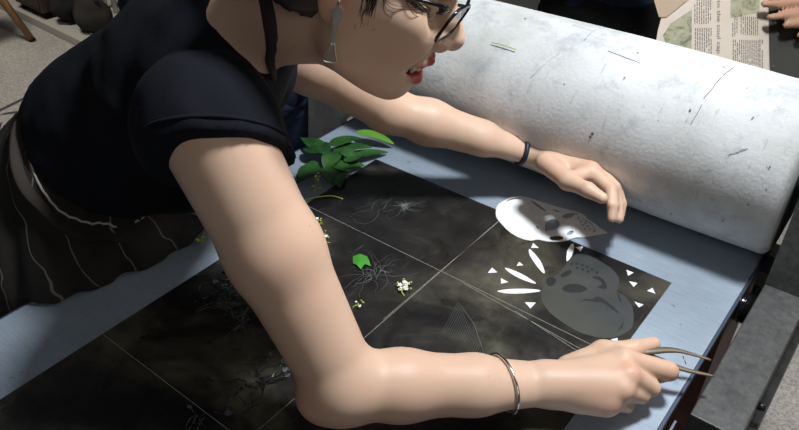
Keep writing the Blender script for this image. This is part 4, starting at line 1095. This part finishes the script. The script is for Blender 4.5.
# tweezers
tw = thing('tweezers', 'bent brown metal tweezers held in the right fist', 'tweezers', (-0.1568, 0.7258, 0.0500))
def blade(pts, ws, name):
    bm = BM(); P3 = catmull([V(p) for p in pts], 6); n = len(P3); tube(bm, P3, [ws[0] + (ws[1] - ws[0]) * (i / (n - 1)) ** 1.3 for i in range(n)], 8, flat=((0, .15, 1), .5)); return obj(name, bm, m_brass, tw)
blade([(-0.1897, 0.6997, 0.0520), (-0.1610, 0.7293, 0.0500), (-0.1418, 0.7504, 0.0470), (-0.1245, 0.7631, 0.0440), (-0.0927, 0.7796, 0.0360)], (.0078, .0020), 'tweezer_arm')
blade([(-0.1906, 0.7041, 0.0460), (-0.1581, 0.7253, 0.0440), (-0.1329, 0.7296, 0.0440), (-0.1115, 0.7381, 0.0400), (-0.0806, 0.7586, 0.0320)], (.0088, .0022), 'tweezer_arm')
tubeo('spring_pin', [(-0.1236, 0.7596, 0.0400), (-0.1160, 0.7524, 0.0360)], .0007, m_brass, tw, 6)

# ---- people behind: simple full figures
def figure(name, label, S, skin_m, top_m, leg_m, head_h, res=.007, tw_=0., extra=None, sleeves=(1, 1)):
    """S: dict of joints"""
    g = {k: A_(v) for k, v in S.items()}
    F_ = unit(g['face']); U_ = unit(A_((0, 0, 1)) - F_ * F_[2]); Rr = np.cross(F_, U_)
    hh = lambda f, u, r=0.: g['head'] + (f * F_ + u * U_ + r * Rr)
    hq, hi = head_prims(hh, F_, U_, Rr, 1.0)
    lat = unit(g['ls'] - g['rs']); sp_ = A_((0, 0, 1)); nm = np.cross(sp_, lat)
    ms = (g['ls'] + g['rs']) / 2; hp_ = (g['lh'] + g['rh']) / 2
    T = [EL(hp_ + A_((0, 0, .04)), (.17, .13, .115), (lat, sp_, nm), .05), EL(hp_ * .5 + ms * .5, (.15, .2, .11), (lat, sp_, nm), .06), EL(ms - A_((0, 0, .12)), (.175, .15, .12), (lat, sp_, nm), .06), RC(g['rs'], g['ls'], .06, .06, .05)]
    nk = [RC(ms + A_((0, 0, .0)), hh(-.02, -.02), .055, .052, .03)]
    A1 = [RC(g['rs'], g['re'], .052, .042, .03), RC(g['re'], g['rw'], .040, .028, .02), RC(g['ls'], g['le'], .052, .042, .03), RC(g['le'], g['lw'], .040, .028, .02)]
    L1 = []
    for s in 'rl': L1 += [RC(g[s + 'h'], g[s + 'k'], .085, .058, .03), RC(g[s + 'k'], g[s + 'f'], .056, .038, .02), RC(g[s + 'f'] + A_((0, 0, -.02)), g[s + 'f'] + F_ * A_((.14, .14, 0)) + A_((0, 0, -.032)), .032, .024, .02)]
    Hn = []
    for s in 'rl':
        if 'fingers_' + s in S: continue
        d = unit(g[s + 'w'] - g[s + 'e']); side = unit(np.cross(d, A_((0, 0, 1)) if abs(d[2]) < .9 else F_)) * (1 if s == 'r' else -1)
        for i in range(4):
            o = side * (.030 - .018 * i); m_ = g[s + 'w'] + d * .09 + o * .9
            Hn.append(RC(g[s + 'w'] + o * .3, m_, .018, .012, .012)); a = m_ + d * .035 + np.cross(d, side) * .006; b = a + d * .022 + np.cross(d, side) * .014
            L = [RC(m_, a, .010, .009, .003), RC(a, b, .009, .0075, .003)]; L[0].gk = .004; Hn.append(L)
        th = g[s + 'w'] + side * .02 + d * .02; L = [RC(th, th + side * .025 + d * .03, .013, .011, .004), RC(th + side * .025 + d * .03, th + side * .03 + d * .058, .010, .008, .004)]; L[0].gk = .008; Hn.append(L)
    if extra: Hn += extra
    B_ = Field(T + nk + A1 + L1 + Hn + hq)
    def tn(p):
        col = np.ones((len(p), 3)); d = np.min([w(p) for w in hi['lips']], axis=0); col = lay(col, sstep(d, .0005, .003), (.8, .4, .4))
        for e in hi['eyes']: col = lay(col, sstep(np.linalg.norm(p - e, axis=1), .0130, .016), (.2, .18, .18))
        return col
    o = implicit(name, B_, res, skin_m, None, tn)
    def cp(p, d): return np.maximum(d - .012 - nz(p, 9, 3) * .006 - np.abs(np.sin(p[:, 2] * 55 + nz(p, 6, 1) * 3)) * .003, -RC(hp_ * 0 + ms + A_((0, 0, .03)), hh(0, 0), .065, .06)(p))
    wr_ = lambda a, b, f: a + (b - a) * f
    SL = [Cut(RC(g['rs'], g['re'], .056, .048, .03), []), Cut(RC(g['re'], g['rw'], .046, .036, .02), [(wr_(g['re'], g['rw'], sleeves[0]), g['rw'] - g['re'])]),
          Cut(RC(g['ls'], g['le'], .056, .048, .03), []), Cut(RC(g['le'], g['lw'], .046, .036, .02), [(wr_(g['le'], g['lw'], sleeves[1]), g['lw'] - g['le'])])]
    implicit('sweater', Field([Cut(T[0], [(hp_ - A_((0, 0, .04)), (0, 0, -1))])] + T[1:] + SL, cp, .025), .007, top_m, o)
    def lp_(p, d): return np.maximum(d - .012 - np.abs(np.sin(p[:, 2] * 48 + nz(p, 5, 2) * 3.5)) * .006, p[:, 2] - (hp_[2] + .10))
    implicit('trousers', Field([T[0]] + [Cut(q, [(g['rf'] + A_((0, 0, -.005)), (0, 0, -1))]) for i, q in enumerate(L1) if i % 3 != 2], lp_, .025), .007, leg_m, o)
    def hpst(p, d):
        q = p - g['head']; f = q @ F_; u = q @ U_
        return np.maximum(d - .012 - nz(p, 50, 4) * .002, -(u - np.where(f < 0, -.05, .01 + f * .75)))
    implicit('hair', Field([hq[0], hq[1], EL(hh(-.05, -.02), [.045, .05, .055], (F_, U_, Rr), .03)], hpst, .015), .006, m_hair, o)
    return tag(o, label, 'person')

# reader behind the roller: faces the press, holds a newspaper
px_, py_ = (-0.7398, 1.7800)
b = A_((px_, py_, 0)); fw = unit(A_((.30, -.95, 0))); rt = np.cross(fw, A_((0, 0, 1)))
b = b + A_((-.02, .12, 0))
LHW = A_((-0.1922, 1.7187, 0.1915)); RHW = A_((-0.6430, 1.6790, 0.3656))
ex = []
fs = [[(800,2,1.49), (778,5,1.475), (762,4,1.468)], [(806,14,1.49), (786,16,1.472), (768,17,1.466)], [(812,22,1.50), (797,24,1.478), (784,25,1.470)], [(818,30,1.51), (808,31,1.49), (800,32,1.48)]]
FG = [[(-0.2560, 1.6696, 0.2356), (-0.2858, 1.6203, 0.2365), (-0.3159, 1.5867, 0.2393)], [(-0.2422, 1.6699, 0.2155), (-0.2683, 1.6177, 0.2184), (-0.2970, 1.5822, 0.2180)], [(-0.2267, 1.6793, 0.1952), (-0.2470, 1.6295, 0.2010), (-0.2666, 1.5991, 0.2035)], [(-0.2116, 1.6896, 0.1763), (-0.2235, 1.6528, 0.1805), (-0.2390, 1.6193, 0.1829)]]
for i, q in enumerate(FG):
    q = [A_(x) for x in q]; ex.append(RC(LHW, q[0], .020, .0125, .012)); L = [RC(q[0], q[1], .0108, .0098, .003), RC(q[1], q[2], .0098, .0080, .003)]; L[0].gk = .004; ex.append(L)
t0 = A_((-0.2523, 1.6894, 0.2455)); ex.append(RC(LHW, t0, .018, .012, .01)); L = [RC(t0, A_((-0.2818, 1.6530, 0.2654)), .011, .009, .004)]; L[0].gk = .006; ex.append(L)
zh = .03
S2 = dict(head=b + A_((0, -.10, .72)) , face=(.2, -.8, -.5), ls=b + rt * -.17 + A_((0, 0, .48)), rs=b + rt * .17 + A_((0, 0, .48)),
  lh=b + rt * -.09 + A_((0, 0, zh - .02)), rh=b + rt * .09 + A_((0, 0, zh - .02)), lk=b + rt * -.10 + A_((0, 0, -.41)), rk=b + rt * .10 + A_((0, 0, -.41)),
  lf=b + rt * -.11 + A_((0, 0, -.785)), rf=b + rt * .11 + A_((0, 0, -.785)), le=b + rt * -.27 + fw * .06 + A_((0, 0, .24)), re=b + rt * .25 + fw * .08 + A_((0, 0, .24)), lw=LHW, rw=RHW)
S2['fingers_l'] = 1
S2 = {k: v for k, v in S2.items()}
fl = S2.pop('fingers_l'); 
class _D(dict): pass
S2['fingers_l'] = (0, 0, 0)
figure('person', 'person in a dark navy sweater behind the roller holding a newspaper', S2, m_skin2, m_navy, m_black, 0, .006, extra=ex, sleeves=(.9, .75))

# third person beyond the bed's far corner
b = A_((*(-1.1512, 1.0934), 0)) + A_((0, 0, 0))
b = A_((-1.215, 1.01, 0)); b[2] = 0
fw = unit(A_((1, -.12, 0))); rt = np.cross(fw, A_((0, 0, 1)))
S3 = dict(head=b + A_((.04, 0, .74)), face=(.8, -.5, -.2), ls=b + rt * -.145 + A_((0, 0, .50)), rs=b + rt * .145 + A_((0, 0, .50)),
  lh=b + rt * -.09 + A_((0, 0, .02)), rh=b + rt * .09 + A_((0, 0, .02)), lk=b + rt * -.10 + A_((0, 0, -.41)), rk=b + rt * .10 + A_((0, 0, -.41)),
  lf=b + rt * -.11 + A_((0, 0, -.785)), rf=b + rt * .11 + A_((0, 0, -.785)), le=b + rt * -.22 - fw * .05 + A_((0, 0, .24)), re=b + rt * .18 - fw * .07 + A_((0, 0, .24)),
  lw=b + rt * -.05 - fw * .19 + A_((0, 0, .04)), rw=b + rt * .05 - fw * .17 + A_((0, 0, .10)))
figure('person', 'person in navy denim seen between her neck and the press cheek', S3, m_skin, m_navy, m_jean, 0, .008)

# ------------------------------------------------------------------ newspaper
nw = thing('newspaper', 'opened newspaper held up behind the right end of the roller', 'newspaper', (-0.4063, 1.5135, 0.1855))
O_ = V((-0.5252, 1.4655, 0.2355)); XA = (V((-0.2688, 1.6672, 0.2355)) - O_) / 799; YA = (V((-0.4625, 1.3857, 0.0937)) - O_) / 427
NN = XA.cross(YA).normalized(); 
if NN.dot(V((0, 0, .75)) - O_) < 0: NN = -NN
def bow(u, v): return .012 * math.sin((u - 60) / 580 * PI) - .02 * max(0, u - 640) / 640 + .02 * max(0, (90 - u) / 90)
def NP(u, v, h=0): return O_ + XA * u + YA * v + NN * (bow(u, v) + h)
def nsheet(name, poly_rows, m, h=0, th=.0003):
    """grid between left and right border functions of v"""
    bm = BM(); R_n = []
    v0, v1, lf, rf_ = poly_rows
    NV, NU = 16, 24
    for i in range(NV + 1):
        v = v0 + (v1 - v0) * i / NV; R_n.append([bm.verts.new(NP(lf(v) + (rf_(v) - lf(v)) * j / NU, v, h)) for j in range(NU + 1)])
    for i in range(NV):
        for j in range(NU): bm.faces.new((R_n[i][j], R_n[i][j + 1], R_n[i + 1][j + 1], R_n[i + 1][j]))
    return obj(name, bm, m, nw)
VT = -330; VB = 640
lf = lambda v: 128 - .26 * v if v < 200 else 76
nsheet('page', (VT, VB, lf, lambda v: 628 + .03 * v), m_news)
nsheet('page', (VT, VB, lambda v: 622 + .03 * v, lambda v: 1000), m_news, -.001)
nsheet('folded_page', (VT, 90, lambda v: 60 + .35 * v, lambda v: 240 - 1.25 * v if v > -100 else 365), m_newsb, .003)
bm = BM()
def q4(bm, u0, v0, u1, v1, h): 
    n = max(1, int(abs(v1 - v0) / 40)); n2 = max(1, int(abs(u1 - u0) / 40))
    for i in range(n):
        for j in range(n2):
            a0, a1 = v0 + (v1 - v0) * i / n, v0 + (v1 - v0) * (i + 1) / n; b0, b1 = u0 + (u1 - u0) * j / n2, u0 + (u1 - u0) * (j + 1) / n2
            bm.faces.new([bm.verts.new(NP(*x, h)) for x in ((b0, a0), (b1, a0), (b1, a1), (b0, a1))])
rnd = random.Random(3)
def column(u0, u1, v0, v1, pitch=11):
    """lines of type run down the picture: words as short dark strokes"""
    bm = BM(); u = u0
    while u < u1 - 5:
        v = v0
        while v < v1:
            L = rnd.uniform(7, 24); e = min(v1, v + L)
            if rnd.random() > .06: q4(bm, u, v, u + pitch * .42, e, .0006)
            v = e + rnd.uniform(3, 5)
        u += pitch
    return obj('text_column', bm, m_type, nw, False)
column(262, 355, -120, 128); column(265, 358, 148, 400); column(452, 486, 98, 190); column(496, 590, 88, 180); column(455, 600, 205, 330); column(455, 600, 345, 560); column(262, 355, -320, -135)
column(596, 622, 200, 560, 13)
bm = BM(); q4(bm, 110, 40, 250, 560, .0005)
def nphoto(name, pts, m, h=.0006):
    bm = BM(); bm.faces.new([bm.verts.new(NP(u, v, h)) for u, v in pts]); return obj(name, bm, m, nw, False)
nphoto('picture', [(250, 55), (248, 300), (150, 300), (112, 180), (150, 120)], m_photo2)
nphoto('picture', [(442, -200), (600, -200), (596, 62), (560, 72), (470, 95), (444, 95)], m_photo2)
nphoto('picture', [(642, -200), (990, -200), (990, 380), (654, 390)], m_photo, -.0 + .0008)
for k, (u, v) in enumerate(((690, 330), (720, 300), (740, 275), (705, 375), (760, 320), (725, 350))):
    a = k * 1.3; nphoto('picture_shape', [(u + 26 * math.cos(a), v + 10 * math.sin(a)), (u + 10 * math.cos(a + 1.6), v + 22 * math.sin(a + 1.6)), (u - 24 * math.cos(a), v - 8), (u + 8, v + 12)], m_photo3, .0016)
nphoto('picture_shape', [(700, 120), (760, 110), (820, 160), (800, 260), (740, 210)], m_photo3, .0014)
nphoto('page_edge', [(654, 400), (990, 378), (990, 560), (654, 560)], m_news, .0016)
# headline, read downwards
cu = bpy.data.curves.new('headline', 'FONT'); cu.body = 'clue to the soul cap'; cu.size = 1; cu.align_x = 'LEFT'
to = bpy.data.objects.new('headline', cu); C.objects.link(to); dg = bpy.context.evaluated_depsgraph_get()
me = bpy.data.meshes.new_from_object(to.evaluated_get(dg)); bpy.data.objects.remove(to)
me.materials.clear()
xs = [v.co.x for v in me.vertices]; W_ = max(xs)
for v in me.vertices:
    v.co = NP(372 + v.co.y * 32, -60 + v.co.x / W_ * 345 * 1.12, .0008) if False else NP(374 + v.co.y * 28, -75 + v.co.x / W_ * 350, .0008)
link('headline', me, m_type, nw, False)

# ------------------------------------------------------------------ far corner of the room
# wooden chair, one back leg in view
ft = V((-4.0456, 1.8028, -0.8500)); tp = V((-3.6871, 1.5954, -0.4123))
ch = thing('wooden_chair', 'orange-brown wooden chair whose splayed leg stands on the pale floor', 'chair', tuple(ft))
ld_ = (tp - ft); ld_ = ld_ / max(ld_.z, .05) * .45 if ld_.z > .2 else V((-.10, .02, .45))
sx_, sy_ = V((-.98, .06, 0)).normalized() * .46, V((-.06, -.98, 0)).normalized() * .46
ft0 = ft
cx = ft0 + (sx_ + sy_) / 2
for a_, b_ in ((0, 0), (1, 0), (0, 1), (1, 1)):
    f_ = ft0 + sx_ * a_ + sy_ * b_; to_ = f_ + (cx - f_) * .55 + V((0, 0, .44))
    bm = BM(); tube(bm, [f_, f_.lerp(to_, .5), to_], [.018, .026], 12); lg = obj('leg', bm, m_wood, ch)
    bm = BM(); tube(bm, [f_ - V((0, 0, -.0005)), f_.lerp(to_, .03)], .0195, 12); obj('foot_cap', bm, m_black, lg)
bm = BM(); tube(bm, [cx + V((0, 0, .44)), cx + V((0, 0, .475))], .20, 32); obj('seat', bm, m_wood, ch, False)
for a_ in (0, 1):
    f_ = cx + (sy_ * .30) + sx_ * (a_ - .5) * .7 + V((0, 0, .47)); tubeo('back_post', [f_, f_ + V((-.05, -.04, .38))], .014, m_wood, ch)
f0 = cx + sy_ * .30 - sx_ * .35 + V((-.05, -.04, .80)); f1 = f0 + sx_ * .7
tubeo('back_rail', [f0, f0.lerp(f1, .5) + sy_ * .08, f1], .026, m_wood, ch, 10, flat=((0, 0, 1), 1.6))
# dark cabinet on the step
ZS = FZ + .05
def cabinet(name, label, p, w, d_, h, m, leg=True):
    p = V((p[0], p[1], ZS)); t = thing(name, label, 'cabinet', tuple(p))
    Mx = Matrix.Translation(p) @ Matrix(((d.x, n.x, 0), (d.y, n.y, 0), (0, 0, 1))).to_4x4()
    obj('body', box(BM(), (0, 0, .04), (w, d_, h), .006, Mx), m, t, False)
    for k in range(2): dd = obj('door', box(BM(), (w * (.03 + .48 * k), -.012, .07), (w * (.49 + .48 * k), -.001, h - .03), .003, Mx), m, t, False); obj('handle', box(BM(), (w * (.45 + .06 * k), -.03, h * .5), (w * (.46 + .06 * k), -.012, h * .65), .002, Mx), m_earring, dd, False)
    for x, y in ((.04, .04), (w - .04, .04), (.04, d_ - .04), (w - .04, d_ - .04)): obj('foot', box(BM(), (x - .02, y - .02, 0), (x + .02, y + .02, .0399), .001, Mx), m_black, t, False)
    return t
d = (S1 - S0).normalized()
n = V((-d.y, d.x, 0)); n = -n if n.dot(V((-1, 1, 0))) < 0 else n
cabinet('brown_cabinet', 'low dark brown cabinet on the stone step behind the chair', S0 + d * .78 + n * .02, .33, .26, .62, m_darkwood)
cabinet('dark_cabinet', 'tall black cabinet on the stone step behind her back', S0 + d * .5 + n * .74, 1.9, .35, 1.3, m_black)
# dark bag slumped on the step
bgc = A_((-3.7213, 1.8525, -0.7000))
def bag(label, c, r, m, s):
    F = Field([EL(c, r, ((d.x, d.y, 0), (n.x, n.y, 0), (0, 0, 1)), .04), EL(c + A_((0, 0, -r[2] * .35)), (r[0] * 1.08, r[1] * 1.05, r[2] * .6), ((d.x, d.y, 0), (n.x, n.y, 0), (0, 0, 1)), .05)], lambda p, dd: np.maximum(dd - nz(p, 8, s) * .02, c[2] - r[2] * .98 - p[:, 2] + 0), .03)
    t = thing('cloth_bag', label, 'bag', (c[0], c[1], c[2] - r[2])); o = implicit('bag_body', F, .012, m, t)
    tubeo('strap', [c + A_((-.08, 0, r[2] * .8)), c + A_((-.03, 0, r[2] * 1.25)), c + A_((.05, 0, r[2] * 1.2)), c + A_((.09, 0, r[2] * .75))], .012, m, t); return t
m_bag = cloth('grey_bag_cloth', (.022, .020, .018)); m_bag2 = cloth('black_bag_cloth', (.012, .012, .012))
c0 = S0 + d * 1.22 + n * .13
bag('black slumped bag on the stone step beside the cabinet', A_((c0.x, c0.y, ZS + .12)), (.085, .09, .12), m_bag2, 4)
c0 = S0 + d * 1.43 + n * .15
bag('dark grey slumped bag on the stone step nearest her back', A_((c0.x, c0.y, ZS + .095)), (.11, .09, .095), m_bag, 7)
# cream tubular trolley
tr = thing('tube_trolley', 'trolley of cream metal tubes behind her back', 'trolley', tuple(S0 + d * 1.9 + n * .3))
b0 = S0 + d * 1.20 + n * .36; b0.z = ZS
for a_, c_ in ((0, 0), (.11, .0), (0, .3), (.5, .3), (.5, 0)):
    p = b0 + d * a_ + n * c_; bm = BM(); tube(bm, [p, p + V((0, 0, .75))], .015, 10); obj('leg', bm, m_white, tr)
for z in (.18, .74):
    Mx = Matrix.Translation(b0) @ Matrix(((d.x, n.x, 0), (d.y, n.y, 0), (0, 0, 1))).to_4x4()
    obj('shelf', box(BM(), (-.02, -.02, z), (.52, .32, z + .02), .003, Mx), m_white, tr, False)

# ------------------------------------------------------------------ light and camera
w = bpy.data.worlds.new('room_light'); bpy.context.scene.world = w; w.use_nodes = True
nt = w.node_tree; bgn = nt.nodes['Background']
tc = nt.nodes.new('ShaderNodeTexCoord'); se = nt.nodes.new('ShaderNodeSeparateXYZ'); nt.links.new(tc.outputs['Generated'], se.inputs[0])
rp = nt.nodes.new('ShaderNodeValToRGB'); nt.links.new(se.outputs[2], rp.inputs[0])
rp.color_ramp.elements[0].position = 0; rp.color_ramp.elements[0].color = (.16, .15, .14, 1)
rp.color_ramp.elements[1].position = .9; rp.color_ramp.elements[1].color = (.30, .33, .38, 1)
nt.links.new(rp.outputs[0], bgn.inputs[0]); bgn.inputs[1].default_value = .19
def area(name, loc, target, size, power, col, sy=None):
    l = bpy.data.lights.new(name, 'AREA'); l.energy = power; l.color = col; l.shape = 'RECTANGLE'; l.size = size; l.size_y = sy or size
    o = bpy.data.objects.new(name, l); C.objects.link(o); o.location = loc
    o.rotation_euler = (V(target) - V(loc)).to_track_quat('-Z', 'Y').to_euler(); return o
KD = V((.13, -.03, 1.)).normalized()
kt = V((-.4, .8, 0)); area('skylight', (-.06, 1.0, 1.72), (-.42, .75, 0), .24, 52, (.93, .97, 1.), .24)
sl = bpy.data.lights.new('floor_fill', 'SPOT'); sl.energy = 330; sl.color = (1., .94, .84); sl.spot_size = math.radians(82); sl.spot_blend = .6; sl.shadow_soft_size = .4  # added unseen spot that brightens the floor in the back
so = bpy.data.objects.new('floor_fill', sl); C.objects.link(so); so.location = (-3.6, 1.0, 2.4); so.rotation_euler = (V((-.1, .1, -1))).to_track_quat('-Z', 'Y').to_euler()
sl = bpy.data.lights.new('floor_fill', 'SPOT'); sl.energy = 110; sl.color = (1., .96, .9); sl.spot_size = math.radians(60); sl.spot_blend = .6; sl.shadow_soft_size = .3
so = bpy.data.objects.new('floor_fill', sl); C.objects.link(so); so.location = (1.1, 1.9, 1.6); so.rotation_euler = (V((-.15, 0, -1))).to_track_quat('-Z', 'Y').to_euler()
area('arm_fill', (.95, -.55, 1.35), (-.5, .6, .1), .9, 6.5, (1., .97, .93))  # added soft fill for upper arm and roller face, not a real window
area('side_fill', (.9, 2.6, 1.2), (-.3, 1.0, 0), 1.2, 14, (1., .93, .85))

cam = bpy.data.cameras.new('camera'); co_ = bpy.data.objects.new('camera', cam); C.objects.link(co_)
cam.sensor_width = 36; cam.lens = 731 / 799 * 36; cam.clip_start = .02
yaw, pit = math.radians(38.2), math.radians(35.6)
fwd = V((-math.sin(yaw) * math.cos(pit), math.cos(yaw) * math.cos(pit), -math.sin(pit)))
co_.location = (0, 0, .75); co_.rotation_euler = fwd.to_track_quat('-Z', 'Y').to_euler()
bpy.context.scene.camera = co_
vs_ = bpy.context.scene.view_settings; vs_.view_transform = 'Standard'; vs_.exposure = -.34
